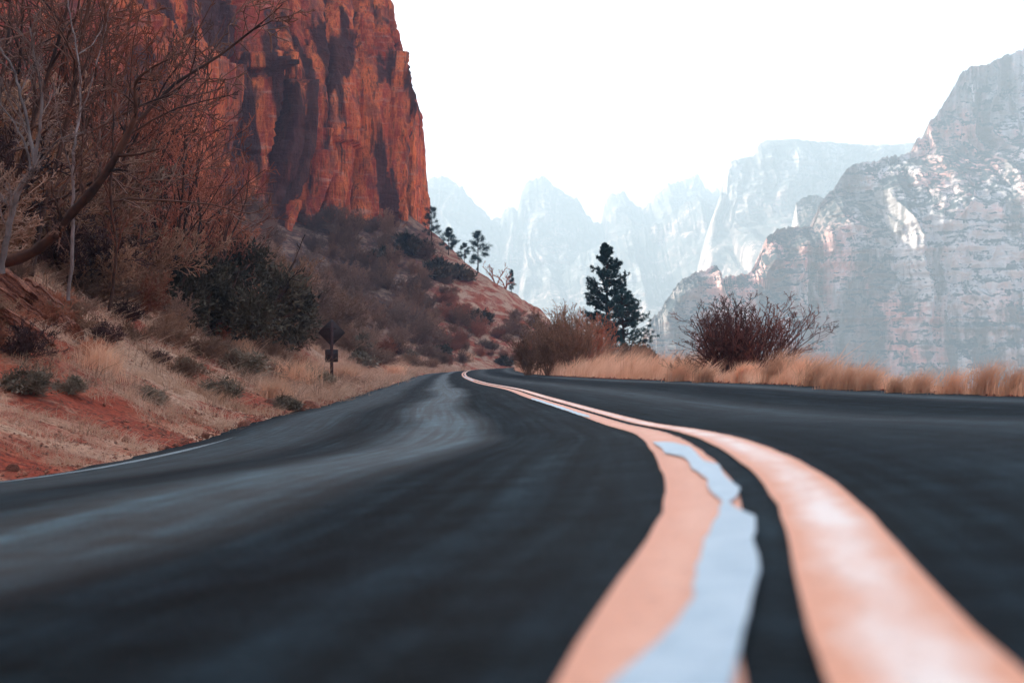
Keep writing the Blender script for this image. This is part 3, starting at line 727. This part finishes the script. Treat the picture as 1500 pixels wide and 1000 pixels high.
big_shrub_tree(-20, 25, 7.3, 144, BARK_DARK, TREE_BROWN, 'dark bare tree cut off by the left edge of the view', 7)
big_shrub_tree(70, 35, 8.1, 145, BARK_DARK, TREE_BROWN, 'dense bare tree behind the pale forking one', 8, .35)
big_shrub_tree(180, 50, 9.0, 148, BARK_DARK, TREE_BROWN, 'tall dark bare tree reaching the top of the view beside the cliff ledge', 7, .4)
big_shrub_tree(340, 60, 4.6, 146, BARK_DARK, TREE_BROWN, 'bare brown tree directly above the dark junipers', 7, .7)
big_shrub_tree(400, 75, 4.4, 149, BARK_DARK, TREE_GREY, 'spreading grey-twigged tree above the right side of the junipers', 7, .8)
big_shrub_tree(462, 45, 4.2, 147, BARK_DARK, TREE_GREY, 'gnarled dark-limbed bare tree standing left of the road sign', 6, .8)
big_shrub_tree(590, 45, 4.6, 150, BARK_GREY, TREE_GREY, 'pale bare tree with open limbs above the bend in the road', 5, .7)

# ---- evergreen bushes
def leafy_mesh(name, mat, seed, n=9000, size=.035, lumps=26, flat=1.0, elong=2.2):
    rs = np.random.RandomState(seed)
    c = rs.normal(0, 1, (lumps, 3)); c = norm(c) * (rs.rand(lumps, 1) ** .4) * .44; c[:, 2] = np.abs(c[:, 2]) * 1.0 * flat + .16
    rad = .09 + .13 * rs.rand(lumps); k = rs.randint(0, lumps, n)
    d = norm(rs.normal(0, 1, (n, 3))); rr = rad[k] * (.55 + .55 * rs.rand(n)) * (1 + .25 * rs.normal(0, 1, n))
    p = c[k] + d * rr[:, None]; p[:, 2] = np.maximum(p[:, 2], .01)
    o = norm(d + rs.normal(0, .6, (n, 3)) + np.array([0, 0, .5])); sd = norm(np.cross(o, rs.normal(0, 1, (n, 3))))
    s = size * (.5 + rs.rand(n))[:, None]
    V = np.stack([p - sd * s * .5, p + sd * s * .5, p + o * s * elong], 1).reshape(-1, 3); F = np.arange(3 * n).reshape(-1, 3)
    return V, F
def make_bush(label, seed, mat, loc, scale, name='juniper_bush', group=None, n=9000, size=.035, cat='bush', rz=0):
    e = obj(name, None, loc=loc, scale=scale, rz=rz); tag(e, label, cat, group)
    obj('foliage', make_mesh('foliage', *leafy_mesh('f', mat, seed, n, size), mat), e)
    g = shrub_geo(seed=seed, stems=9, H=.7, spread=.9, per=(4, 3), rad=.02, minr=.004)
    obj('branches', make_mesh('branches', *merge(g), BARK_DARK), e)
    return e
for px, py, sc_, lab, sd in [(300, 490, (1.9, 1.8, 1.9), 'dark green juniper bush at the left end of the dark clump on the slope', 31), (362, 500, (2.1, 2.0, 2.2), 'largest dark green juniper bush, in the middle of the slope', 32), (408, 512, (1.3, 1.3, 1.4), 'dark juniper bush at the right end of the clump, nearest the sign', 33)]:
    g = ray_ground(px, py) or at_px(px, 22); k = g[1] / 22.0
    make_bush(lab, sd, JUNIPER, (g[0], g[1], g[2] - .1), tuple(a * k for a in sc_), n=26000, size=.017)
for px, py, hpx, lab, sd, mt in [(707, 472, 22, 'round dark bush on the bare orange spur', 41, JUNIPER), (600, 372, 36, 'dark evergreen bush at the foot of the cliff corner', 42, JUNIPER), (560, 385, 30, 'dark evergreen bush below the cliff, left of the cliff corner bush', 43, JUNIPER), (640, 405, 32, 'dark evergreen bush under the two ridge conifers', 44, JUNIPER), (672, 408, 26, 'dark evergreen bush left of the sparse ridge pine', 49, JUNIPER), (575, 470, 30, 'low dark bush above the road bend', 45, JUNIPER), (530, 535, 26, 'low dark bush on the bank right of the sign', 46, SAGE), (738, 535, 16, 'small green bush where the road vanishes', 47, JUNIPER), (645, 520, 20, 'small dark bush on the bank by the bend', 48, JUNIPER)]:
    g = ray_ground(px, py)
    if g is None: continue
    s = hpx / FPX * g[1] / .75; make_bush(lab, sd, mt, (g[0], g[1], g[2] - .1 * s), (s * 1.25, s * 1.25, s), n=2500, size=.06)
sage_me = [make_mesh('sage_bush', *merge(shrub_geo(seed=50 + i, stems=26, spread=1.1, per=(5, 4), rad=.008, minr=.004, wander=.2) + [leafy_mesh('x', SAGE, 60 + i, 2500, .035)]), SAGE) for i in range(2)]
for i, (px, py, hpx, lab) in enumerate([(35, 575, 46, 'grey-green sage bush below the rock ledge at the left edge'), (105, 578, 30, 'small sage bush right of the one under the ledge'), (325, 585, 38, 'low sage bush in the middle of the grassy bank'), (275, 545, 26, 'small sage bush high on the grassy bank'), (355, 548, 42, 'sage bush below the junipers'), (455, 572, 40, 'dark sage bush on the road bank left of the sign'), (520, 512, 30, 'sage bush just right of the sign plate'), (598, 528, 18, 'tiny sage bush on the bank near the bend'), (225, 590, 30, 'sage bush beside the red soil scar'), (420, 600, 26, 'sage bush by the stones at the road edge')]):
    g = ray_ground(px, py)
    if g is None: continue
    s = hpx / FPX * g[1] / .8
    tag(obj('sage_bush', sage_me[i % 2], loc=(g[0], g[1], g[2] - .05 * s), rz=i * 1.3, scale=(s * 1.4, s * 1.4, s)), lab, 'bush', 'sage bushes on the left bank')

for i in range(46):
    px = rn.uniform(-20, 640)
    if 440 < px < 530: continue
    lo = float(np.interp(px, *zip(*LOW))); py = lo + rn.uniform(0, .55) ** 1.3 * (float(np.interp(px, [0, 300, 640], [690, 640, 545])) - lo)
    g = ray_ground(px, py)
    if g is None: continue
    s = rn.uniform(26, 52) * float(np.interp(px, [0, 640], [1.2, .45])) / FPX * g[1]; ki = rn.choice([0, 2, 6, 5, 3])
    tag(obj('low_shrub', kinds[ki], loc=(g[0], g[1], g[2] - .04), rz=rn.uniform(0, 6), scale=(s * 1.5, s * 1.3, s)), '%s low bare brush on the grassy bank %s' % ({0: 'brown', 2: 'rusty', 6: 'wide brown', 5: 'dark', 3: 'greyish'}[ki], 'under the leaning tree' if px < 130 else 'below the rusty trees' if px < 290 else 'below the junipers' if px < 430 else 'beside the road sign' if px < 520 else 'beyond the road sign'), 'shrub', 'low brush on the left bank')

n_ = 0; placed = []
while n_ < 70:
    n_ += 1; px = rn.uniform(612, 800); py = rn.uniform(float(np.interp(px, [612, 650, 720, 800], [385, 400, 440, 475])), 532)
    if any(abs(px - a) < 6 and abs(py - b) < 5 for a, b in placed): continue
    g = ray_ground(px, py)
    if g is None or g[1] > 300: continue
    placed.append((px, py)); s = rn.uniform(7, 17) / FPX * g[1]; ki = rn.choice([0, 2, 6, 1, 3])
    tag(obj('low_shrub', kinds[ki], loc=(g[0], g[1], g[2] - .1 * s), rz=rn.uniform(0, 6), scale=(s * 1.6, s * 1.4, s)), '%s low scrub dotting the far spur %s' % ({0: 'brown', 2: 'rusty', 6: 'wide brown', 1: 'loose brown', 3: 'tan'}[ki], 'under the cliff corner' if px < 650 else 'below the ridge conifers' if px < 720 else 'near its right foot'), 'shrub', 'low scrub on the far spur')

# ---- pines
def pine(label, loc, H, seed, W=.24, name='pine_tree', base_h=.16, nb=70, tuft=.05, lean=0, sparse=1.0, group=None, mat=None, per=11, droop=-.05):
    rs = np.random.RandomState(seed); e = obj(name, None, loc=loc, scale=H); tag(e, label, 'tree', group)
    tp = np.array([[0, 0, -.02], [.004, 0, .3], [.0 + lean * .5, .004, .65], [lean, 0, 1.0]]); tp = catmull(tp, 6)[None]
    tr = np.linspace(.020, .003, tp.shape[1])[None]
    t = base_h + (1 - base_h) * (np.arange(nb) + rs.rand(nb)) / nb; a = rs.rand(nb) * 6.283
    prof = np.interp(t, [base_h, base_h + .15, .45, .7, .9, 1.0], [.75, 1.0, .92, .66, .34, .08]) * W * (.65 + .55 * rs.rand(nb))
    pos = np.stack([np.interp(t, tp[0, :, 2], tp[0, :, 0]), np.interp(t, tp[0, :, 2], tp[0, :, 1]), t], -1)
    d = np.stack([np.cos(a), np.sin(a), .15 + .5 * (t - .3) + rs.normal(0, .12, nb)], -1)
    p, r = grow(pos, d, prof, np.full(nb, .0045), 5, .06, droop + .06, rs)
    q = spawn(p, r, 5, .3, .7, .42, .6, rs); p2, r2 = grow(*q[:3], q[3], 3, .1, .05, rs)
    obj('trunk', make_mesh('trunk', *merge([tubes(tp, tr, 7)]), BARK_DARK), e)
    obj('branches', make_mesh('branches', *merge([tubes(p, r, 4), tubes(p2, r2, 3, .0012)]), BARK_DARK), e)
    # needle tufts along the outer part of every twig
    def tufts(pp, n, t0):
        N, K, _ = pp.shape; pi = np.repeat(np.arange(N), n); f = (t0 + (1 - t0) * rs.rand(len(pi))) * (K - 1); k = np.minimum(f.astype(int), K - 2); w_ = (f - k)[:, None]
        return pp[pi, k] * (1 - w_) + pp[pi, k + 1] * w_
    c = np.concatenate([tufts(p, 5, .45), tufts(p2, 4, .35)]); keep = rs.rand(len(c)) < sparse; c = c[keep]
    nn_ = per; ci = np.repeat(c, nn_, 0); m_ = len(ci)
    dd = norm(rs.normal(0, 1, (m_, 3)) + np.array([0, 0, .35])); sd = norm(np.cross(dd, rs.normal(0, 1, (m_, 3)))); L_ = tuft * (.5 + .6 * rs.rand(m_))[:, None] * .5
    V = np.stack([ci - sd * .0022, ci + sd * .0022, ci + dd * L_ + sd * .0012, ci + dd * L_ - sd * .0012], 1).reshape(-1, 3)
    obj('needles', make_mesh('needles', V, np.arange(4 * m_).reshape(-1, 4), mat or NEEDLE), e)
    return e
g = at_px(889, 100, -.1); zt = P(885, 359, 100)[2]
pine('tall dark pine with a narrow pointed crown beyond the roadside grass', g, zt - g[2], 71, W=.225, nb=125, base_h=.18, tuft=.045, per=13, sparse=.95)
g = at_px(913, 96, -.1); zt = P(912, 425, 96)[2]
pine('shorter bushy pine leaning against the right side of the tall pine', g, zt - g[2], 72, W=.38, nb=100, base_h=.06, lean=-.02, tuft=.07, per=13, sparse=.9)
for px, py, hpx, W, nb, sp, lab, sd in [(632, 382, 52, .42, 26, .7, 'ragged conifer on the ridge beside the cliff corner', 81), (657, 398, 40, .36, 40, 1, 'compact dark conifer second from the cliff on the ridge', 82), (700, 420, 60, .34, 26, .75, 'sparse open pine standing alone on the ridge', 83), (749, 446, 34, .20, 24, .9, 'smallest narrow conifer low on the ridge', 84), (680, 408, 30, .4, 30, 1, 'low dark conifer left of the sparse ridge pine', 85)]:
    g = None
    for yy_ in range(py - 25, py + 60, 2):
        g = ray_ground(px, yy_)
        if g: break
    if g is None: continue
    pine(lab, (g[0], g[1], g[2] - .2), hpx / FPX * g[1], sd, W=W, nb=nb, sparse=sp, base_h=.22, tuft=.17, group='conifers on the ridge', per=10)
for px, lab, sd in [(727, 'bare snag left of the smallest ridge conifer', 86), (740, 'bare snag touching the smallest ridge conifer', 87)]:
    g = None
    for yy_ in range(400, 500, 2):
        g = ray_ground(px, yy_)
        if g: break
    if g: make_shrub(lab, sd, TWIG_RED, TWIG_RED, g, scale=4.2, name='dead_snag', cat='tree', stems=3, spread=.5, per=(5, 3), rad=.03, minr=.008, wander=.2, group='snags on the ridge')

# ---- right verge: shrubs
make_shrub('big bare dark-red shrub rising from the grass at the right roadside', 91, TWIG_DARK, DEEP_RED, at_px(1078, 27, -.05), scale=(2.15, 1.4, 1.65), stems=64, spread=.88, per=(7, 5, 3), rad=.009, minr=.0022, up=.10, wander=.09)
for i, (px, D, h, mt, lab) in enumerate([
  (775, 66, 2.1, TWIG_BROWN, 'leafless brown shrub at the left end of the roadside row'), (800, 60, 2.4, TWIG_BROWN, 'second leafless shrub from the left in the roadside row'),
  (822, 62, 2.7, TWIG_BROWN, 'tallest brown shrub in the middle of the roadside row'), (845, 58, 2.6, TWIG_BROWN, 'brown shrub left of the tall pine'),
  (866, 62, 2.4, TWIG_RED, 'orange-red shrub touching the tall pine'), (888, 70, 1.6, TWIG_BROWN, 'low reddish shrub in front of the tall pine trunk'),
  (915, 66, 1.3, TWIG_BROWN, 'low brown shrub in front of the shorter pine'), (940, 60, 1.2, TWIG_BROWN, 'low grey-brown shrub right of the pines'), (770, 84, 1.9, TWIG_RED, 'small rusty shrub where the right road edge vanishes')]):
    make_shrub(lab, 100 + i, mt, mt, at_px(px, D, -.05), scale=(h * .95, h * .95, h), rz=i, stems=26, spread=.62, per=(7, 5, 3), rad=.008, minr=.0032, up=.07, group='shrubs along the right roadside')
make_shrub('small dark low shrub at the left foot of the big roadside shrub', 120, TWIG_DARK, TWIG_BROWN, at_px(1004, 28, -.03), scale=(.9, .7, .62), stems=26, spread=1.0, per=(6, 4, 3), minr=.0025)
make_bush('rounded green bush at the foot of the shorter pine', 121, JUNIPER, at_px(932, 86, -.05), (2.6, 2.6, 2.1), n=5000, size=.045)

# ---- grass
def blades(base, h, lean, width, rs, bend=.35, sprd=.45):
    n = len(base); a = rs.rand(n) * 6.283; d = np.stack([np.cos(a), np.sin(a), np.zeros(n)], -1) * (sprd * rs.rand(n))[:, None] + np.array(lean)[None]
    h = h[:, None]; up = np.array([0, 0, 1.0]); p1 = base + (up + d * .6) * h * .5; p2 = base + (up * (1 - bend * .3) + d * 1.5) * h
    sd = norm(np.cross(d + up * .3, rs.normal(0, 1, (n, 3)))) * (width * (.6 + .8 * rs.rand(n)))[:, None]
    V = np.stack([base - sd, base + sd, p1 + sd * .75, p1 - sd * .75, p2], 1).reshape(-1, 3); k = np.arange(n)[:, None] * 5
    return V, k + np.array([[0, 1, 2, 3]]), k + np.array([[3, 2, 4]])
def blade_obj(name, parts, mat, parent=None):
    V = []; Q = []; T = []; o = 0
    for v, q, t in parts: V.append(v); Q.append(q + o); T.append(t + o); o += len(v)
    return obj(name, make_mesh(name, np.concatenate(V), [np.concatenate(Q), np.concatenate(T)], mat), parent)
rs = np.random.RandomState(77)
def strip_points(n, y0, y1, v0, v1, side, pw=1.0, patch=None):
    """points on the bank: y log-distributed, v metres beyond the road edge"""
    y = np.exp(math.log(y0) + (math.log(y1) - math.log(y0)) * rs.rand(n)); v = v0 + (v1 - v0) * rs.rand(n) ** pw
    xx = np.interp(y, CL[:500, 1], CL[:500, 0]); nrx = np.interp(y, CL[:500, 1], NR[:500, 0]); nry = np.interp(y, CL[:500, 1], NR[:500, 1])
    x = xx + nrx * (HW + v) * side; y = y + nry * (HW + v) * side
    return x, y
# tufty grass: clump centres, blades round each
def clumped(n_cl, per, spread, *a, **k):
    x, y = strip_points(n_cl, *a, **k); m_ = fbm(x / 1.7, y / 1.7, 3, 61) + fbm(x / .5, y / .5, 2, 62) * .5
    keep = (m_ > -.12) & (scar_mask(x, y) < .25 + .3 * rs.rand(len(x))); x, y = x[keep], y[keep]; ci = np.repeat(np.arange(len(x)), per)
    sp = spread * (.5 + rs.rand(len(x)))[ci] * np.clip(y[ci] / 14, .6, 2.5)
    bx_ = x[ci] + rs.normal(0, 1, len(ci)) * sp; by_ = y[ci] + rs.normal(0, 1, len(ci)) * sp
    return bx_, by_, ci, len(x)
P_L = []
bx_, by_, ci, nc = clumped(9000, 14, .05, 5.5, 60, .02, 9.0, -1, pw=1.3)
z_ = ground_h(bx_, by_) - .01; hh = (.06 + .12 * rs.rand(nc) ** 2)[ci] * (.6 + .6 * rs.rand(len(ci))) * np.clip(by_ / 13, .8, 2.2)
P_L.append(blades(np.stack([bx_, by_, z_], -1), hh, (.12, -.12, 0), .0016 * np.clip(by_ / 9, .7, 4), rs, sprd=1.1))
tag(blade_obj('dry_grass', P_L, STRAW_PALE), kind='stuff')
bx_, by_, ci, nc = clumped(2600, 14, .06, 6, 60, .3, 11.0, -1)
z_ = ground_h(bx_, by_) - .01; hh = (.08 + .16 * rs.rand(nc) ** 2)[ci] * (.6 + .6 * rs.rand(len(ci))) * np.clip(by_ / 13, .8, 2.2)
tag(blade_obj('weathered_grass', [blades(np.stack([bx_, by_, z_], -1), hh, (.1, -.1, 0), .0016 * np.clip(by_ / 9, .7, 4), rs, sprd=1.2)], STRAW_DARK), kind='stuff')
# far side of the bend
bx_, by_, ci, nc = clumped(3500, 10, .10, 55, 170, .1, 7, -1)
z_ = ground_h(bx_, by_) - .02
tag(blade_obj('dry_grass', [blades(np.stack([bx_, by_, z_], -1), .25 + .3 * rs.rand(len(bx_)), (.1, -.1, 0), .012 + 0 * bx_, rs, sprd=.9)], STRAW_PALE), kind='stuff')
# right verge: tall pale feathery grass bending to the right
def verge(n, y0, y1, v0, v1, h0, h1, wd):
    x, y = strip_points(n, y0, y1, v0, v1, 1, pw=1.2); m_ = fbm(x / 1.1, y / 2.5, 3, 65)
    m2_ = fbm(x / .45, y / 1.0, 3, 68); h = (h0 + (h1 - h0) * rs.rand(n) ** 1.3) * np.clip(.85 + 1.3 * m_ + .9 * m2_, .18, 2.0); z = ground_h(x, y) - .01
    return blades(np.stack([x, y, z], -1), h, (.22, 0, 0), wd * np.ones(n), rs, sprd=.35)
tag(blade_obj('verge_grass', [verge(20000, 24, 48, .10, 2.6, .24, .62, .0042), verge(6000, 15, 24, .10, .9, .14, .42, .0036), verge(5000, 16, 34, .03, .35, .16, .38, .003), verge(9000, 48, 100, .1, 4, .35, .65, .009), verge(5000, 100, 165, .1, 5, .3, .5, .016), verge(6000, 7, 19, .15, 1.5, .04, .12, .0022), verge(9000, 7, 60, .05, .8, .04, .14, .003)], STRAW), kind='stuff')
tl = [(1135, 20, .50, 'tall feathery dry grass tuft at the right foot of the big shrub'), (1165, 19, .46, 'dry grass tuft second right of the big shrub'), (1192, 17, .44, 'broad dry grass tuft third right of the big shrub'), (1215, 15.5, .34, 'dry grass tuft with a dark base in the middle of the right verge'), (1243, 15, .36, 'thick dry grass tuft just right of the one with a dark base'),
      (1268, 14.5, .30, 'bushy tuft of dry grass near the middle of the right verge'), (1310, 13.5, .24, 'low thin dry grass tuft left of the three plumes'), (1345, 13, .30, 'dry grass plume, first of the three apart at the right'), (1392, 12.5, .31, 'dry grass plume, second of the three apart at the right'), (1440, 12, .31, 'dense orange grass plume, third of the three apart at the right'), (1485, 11.5, .28, 'dry grass plume cut by the right edge of the view'),
      (990, 27, .45, 'slanting dry grass tuft at the left foot of the big shrub'), (1030, 24, .38, 'pale grass tuft in front of the big shrub, left'), (1085, 22, .34, 'pale grass tuft in front of the big shrub, right')]
for px, D, h, lab in tl:
    h = h * 1.22; n = 460; r_ = rs.normal(0, 1, (n, 2)) * np.array([.30, .22]) * h; g = at_px(px, D, -.01)
    b = np.stack([r_[:, 0] * .55, r_[:, 1] * .55, np.zeros(n)], -1)
    o = blade_obj('grass_tuft', [blades(b, h * (.45 + .6 * rs.rand(n)), (.20, 0, 0), .0019 * D / 12 * np.ones(n), rs, sprd=.42)], STRAW); o.location = g
    tag(o, lab, 'grass tuft', 'dry grass tufts on the right verge')
for px, py, hpx, lab in [(438, 572, 60, 'tan brushy grass tuft on the bank left of the sign'), (405, 590, 40, 'tan grass tuft low on the bank left of the brushy one'), (350, 520, 44, 'orange-tan grass tuft under the junipers'), (505, 560, 30, 'tan grass tuft right of the sign post'), (150, 545, 60, 'tan grass tuft right of the rock ledge'), (580, 555, 26, 'pale grass tuft at the road edge beyond the sign'), (685, 528, 14, 'pale grass tuft at the inside of the far bend')]:
    g = ray_ground(px, py)
    if g is None: continue
    h = hpx / FPX * g[1]; n = 500; r_ = rs.normal(0, 1, (n, 2)) * .26 * h
    b = np.stack([r_[:, 0], r_[:, 1], np.zeros(n)], -1); b[:, 2] = ground_h(b[:, 0] + g[0], b[:, 1] + g[1]) - g[2] - .01
    o = blade_obj('grass_tuft', [blades(b, h * (.45 + .6 * rs.rand(n)), (.05, 0, 0), .0022 * g[1] / 12 * np.ones(n), rs, sprd=.6)], STRAW); o.location = g
    tag(o, lab, 'grass tuft', 'dry grass tufts on the left bank')

# ---- rocks
ROCK = M('red_rock', .9, .2); _v = ROCK.coord('Object'); _n = ROCK.noise(_v, 5, 6, .65); _f = ROCK.noise(_v, 26, 5, .7)
_c = ROCK.mix(ROCK.ramp(_n, [(.35, 0), (.62, 1)]), (.17, .050, .034), (.50, .17, .09)); _c = ROCK.mix(ROCK.ramp(_f, [(.50, 0), (.58, .85)]), _c, (.045, .026, .022))
ROCK.col(_c); ROCK.bump(ROCK.math('ADD', _n, _f), .8, .03); ROCK = ROCK.m
def rock_me(seed, n=18, sharp=.85, slab=False):
    """a cube sphere cut by random planes and roughened"""
    r = np.random.RandomState(seed); g = np.linspace(-1, 1, n); V = []; F = []
    for ax in range(3):
        for s in (-1, 1):
            A_, B_ = np.meshgrid(g, g); o_ = len(V) * n * n; q = np.empty((n, n, 3)); q[..., ax] = s; q[..., (ax + 1) % 3] = A_; q[..., (ax + 2) % 3] = B_
            f = grid_faces(n, n) + o_; F.append(f if s > 0 else f[:, ::-1]); V.append(q.reshape(-1, 3))
    V = np.concatenate(V)
    if not slab: V = norm(V)
    for _ in range(11):
        d = norm(r.normal(0, 1, 3)); c = r.uniform(.55, .85) + (.35 if slab else 0); t = V @ d - c; V = np.where((t > 0)[:, None], V - d[None] * t[:, None] * sharp, V)
    nz = fbm(V[:, 0] * 2 + seed, V[:, 1] * 2 + V[:, 2] * 1.7, 4, seed) * .10; V = V * (1 + nz)[:, None]
    if slab: V[:, :2] *= (1 + .16 * (vn(V[:, 2] * 7, V[:, 2] * 0, seed) - .5) + .22 * fbm(V[:, 0] * 3 + V[:, 2], V[:, 1] * 3, 4, seed + 1))[:, None]; V[:, 2] += .30 * fbm(V[:, 0] * 4, V[:, 1] * 4, 4, seed + 2)
    return make_mesh('rock', V, np.concatenate(F), ROCK)
rocks = [rock_me(200 + i) for i in range(5)]; slabs = [rock_me(210 + i, 26, slab=True) for i in range(4)]
def rot_obj(o, rx, ry, rz): o.rotation_euler = (rx, ry, rz)
for i, (px, py, w_, t_, up, lab) in enumerate([(10, 425, 62, 13, 16, 'long dark-topped slab at the upper left of the rock ledge'), (72, 462, 46, 14, 14, 'red slab at the right end of the rock ledge'), (20, 462, 60, 12, 12, 'middle red slab of the rock ledge'), (108, 496, 16, 13, 8, 'small bright orange rock at the tip of the ledge'), (45, 492, 50, 9, 8, 'lowest thin red slab under the rock ledge')]):
    g = ray_ground(px, py) or at_px(px, 12); s = g[1] / FPX
    o = obj('rock_slab', slabs[i % 4], loc=(g[0], g[1] - .1, g[2] + up * s)); o.scale = (w_ * s, 40 * s, t_ * s); rot_obj(o, -.25, .64, .12 * (i % 3) - .1); tag(o, lab, 'rock', 'slabs of the left rock ledge')
for i, (px, py, w_, lab) in enumerate([(456, 600, 13, 'largest pale orange rock at the road edge left of the sign'), (438, 603, 10, 'red rock beside the largest one at the road edge'), (482, 592, 8, 'small dark red rock at the road edge below the sign'), (395, 590, 8, 'red rock on the bank above the road-edge stones'), (355, 632, 14, 'flat red rock sunk in the bank near the road edge'), (420, 596, 7, 'small red rock left of the road-edge pair'), (20, 690, 9, 'red stone at the bottom left beside the asphalt'), (680, 538, 4, 'pale stone at the inside of the far bend'), (185, 648, 8, 'small red stone on the bank above the edge line'), (300, 640, 6, 'small red stone right of the soil scar')]):
    g = ray_ground(px, py) or at_px(px, 15); s = g[1] / FPX * w_
    o = obj('rock', rocks[(i + 2) % 5], loc=(g[0], g[1], g[2] + s * .3)); o.scale = (s * 1.2, s, s * .75); rot_obj(o, .2 * i, .3, i * 1.1); tag(o, lab, 'rock', 'stones on the left bank')
# loose gravel along both edges, uncountable
x, y = strip_points(8000, 4.5, 60, -.12, .6, -1, pw=1.2); x2, y2 = strip_points(6000, 6, 60, -.12, .5, 1, pw=1.2); x3, y3 = strip_points(4500, 5, 60, .4, 7, -1)
x = np.concatenate([x, x2, x3]); y = np.concatenate([y, y2, y3]); n = len(x); z = ground_h(x, y); s = (.006 + .018 * rs.rand(n) ** 3) * np.clip(y / 12, .7, 2.5)
octv = np.array([[1, 0, 0], [0, 1, 0], [-1, 0, 0], [0, -1, 0], [0, 0, .8], [0, 0, -.8]], float)
V = np.stack([x, y, z], -1)[:, None] + octv[None] * s[:, None, None] * (.6 + .8 * rs.rand(n, 6, 1)); k = np.arange(n)[:, None, None] * 6
F = (k + np.array([[0, 1, 4], [1, 2, 4], [2, 3, 4], [3, 0, 4], [1, 0, 5], [2, 1, 5], [3, 2, 5], [0, 3, 5]])[None]).reshape(-1, 3)
tag(obj('gravel', make_mesh('gravel', V.reshape(-1, 3), F, ROCK)), kind='stuff')

# ---- road sign seen from behind
SIGN = M('sign_back_metal', .6, .4); _v = SIGN.coord('Object'); SIGN.col(SIGN.mix(SIGN.ramp(SIGN.noise(_v, 4, 4), [(.35, 0), (.65, 1)]), (.018, .008, .008), (.045, .020, .017))); SIGN = SIGN.m
POSTM = M('sign_post_wood', .85, .2); _v = POSTM.coord('Object', (6, 6, 1)); POSTM.col(POSTM.mix(POSTM.noise(_v, 3, 4), (.030, .012, .012), (.085, .035, .028))); POSTM = POSTM.m
def prism(poly, y0, y1):
    n = len(poly); V = [(x, y0, z) for x, z in poly] + [(x, y1, z) for x, z in poly]
    return np.array(V), [np.array([[i, (i + 1) % n, n + (i + 1) % n, n + i] for i in range(n)]), np.array([list(range(n))[::-1], list(range(n, 2 * n))])]
def rrect(cx, cz, w_, h_, r_, rot=0, k=5):
    out = []
    for sx, sz, a0 in ((1, 1, 0), (-1, 1, 90), (-1, -1, 180), (1, -1, 270)):
        for j in range(k):
            a = R(a0 + 90 * j / (k - 1)); out.append((sx * (w_ / 2 - r_) + r_ * math.cos(a), sz * (h_ / 2 - r_) + r_ * math.sin(a)))
    c, s = math.cos(rot), math.sin(rot); return [(cx + x * c - z * s, cz + x * s + z * c) for x, z in out]
def put(name, poly, y0, y1, mat, par):
    V, F = prism(poly, y0, y1); V = np.array(V); F = [f for f in F]; return obj(name, make_mesh(name, V, F, mat), par)
g = at_px(486, 50, 0); k = 50 / FPX; e = obj('road_sign', None, loc=g, rz=R(14)); tag(e, 'diamond road sign with a small square plate below, seen from behind on the left bank', 'road sign')
zt = P(486, 467, 50)[2] - g[2]
put('post', [(-.05, -.3), (.05, -.3), (.05, zt - .12), (-.05, zt - .12)], -.05, .05, POSTM, e)
put('diamond_panel', rrect(0, zt - 20 * k, 28.5 * k, 28.5 * k, .04, R(45)), .053, .062, SIGN, e)
put('square_plate', rrect(0, zt - 54 * k, 19 * k, 18.5 * k, .03), .053, .061, SIGN, e)
for zc in (zt - 14 * k, zt - 30 * k, zt - 54 * k):
    put('bracket', rrect(0, zc, .34, .05, .01), .0485, .0525, POSTM, e)

#@@HAZE
# ---------------------------------------------------------------- the air
bm_v = [(x, y, z) for z in (-64, 470) for y in (-700, 3400) for x in (-1500, 1500)]
bm_f = [(0, 2, 3, 1), (4, 5, 7, 6), (0, 1, 5, 4), (2, 6, 7, 3), (0, 4, 6, 2), (1, 3, 7, 5)]
hz = bpy.data.materials.new('haze_air'); hz.use_nodes = True; hn = hz.node_tree
for nd in list(hn.nodes):
    if nd.type == 'BSDF_PRINCIPLED': hn.nodes.remove(nd)
pv = hn.nodes.new('ShaderNodeVolumePrincipled'); pv.inputs['Color'].default_value = (.50, .665, .79, 1)
pv.inputs['Density'].default_value = 0.0007; pv.inputs['Anisotropy'].default_value = 0.1
hn.links.new(pv.outputs[0], hn.nodes['Material Output'].inputs['Volume'])
tag(obj('haze', make_mesh('haze', bm_v, np.array(bm_f), hz)), kind='stuff')
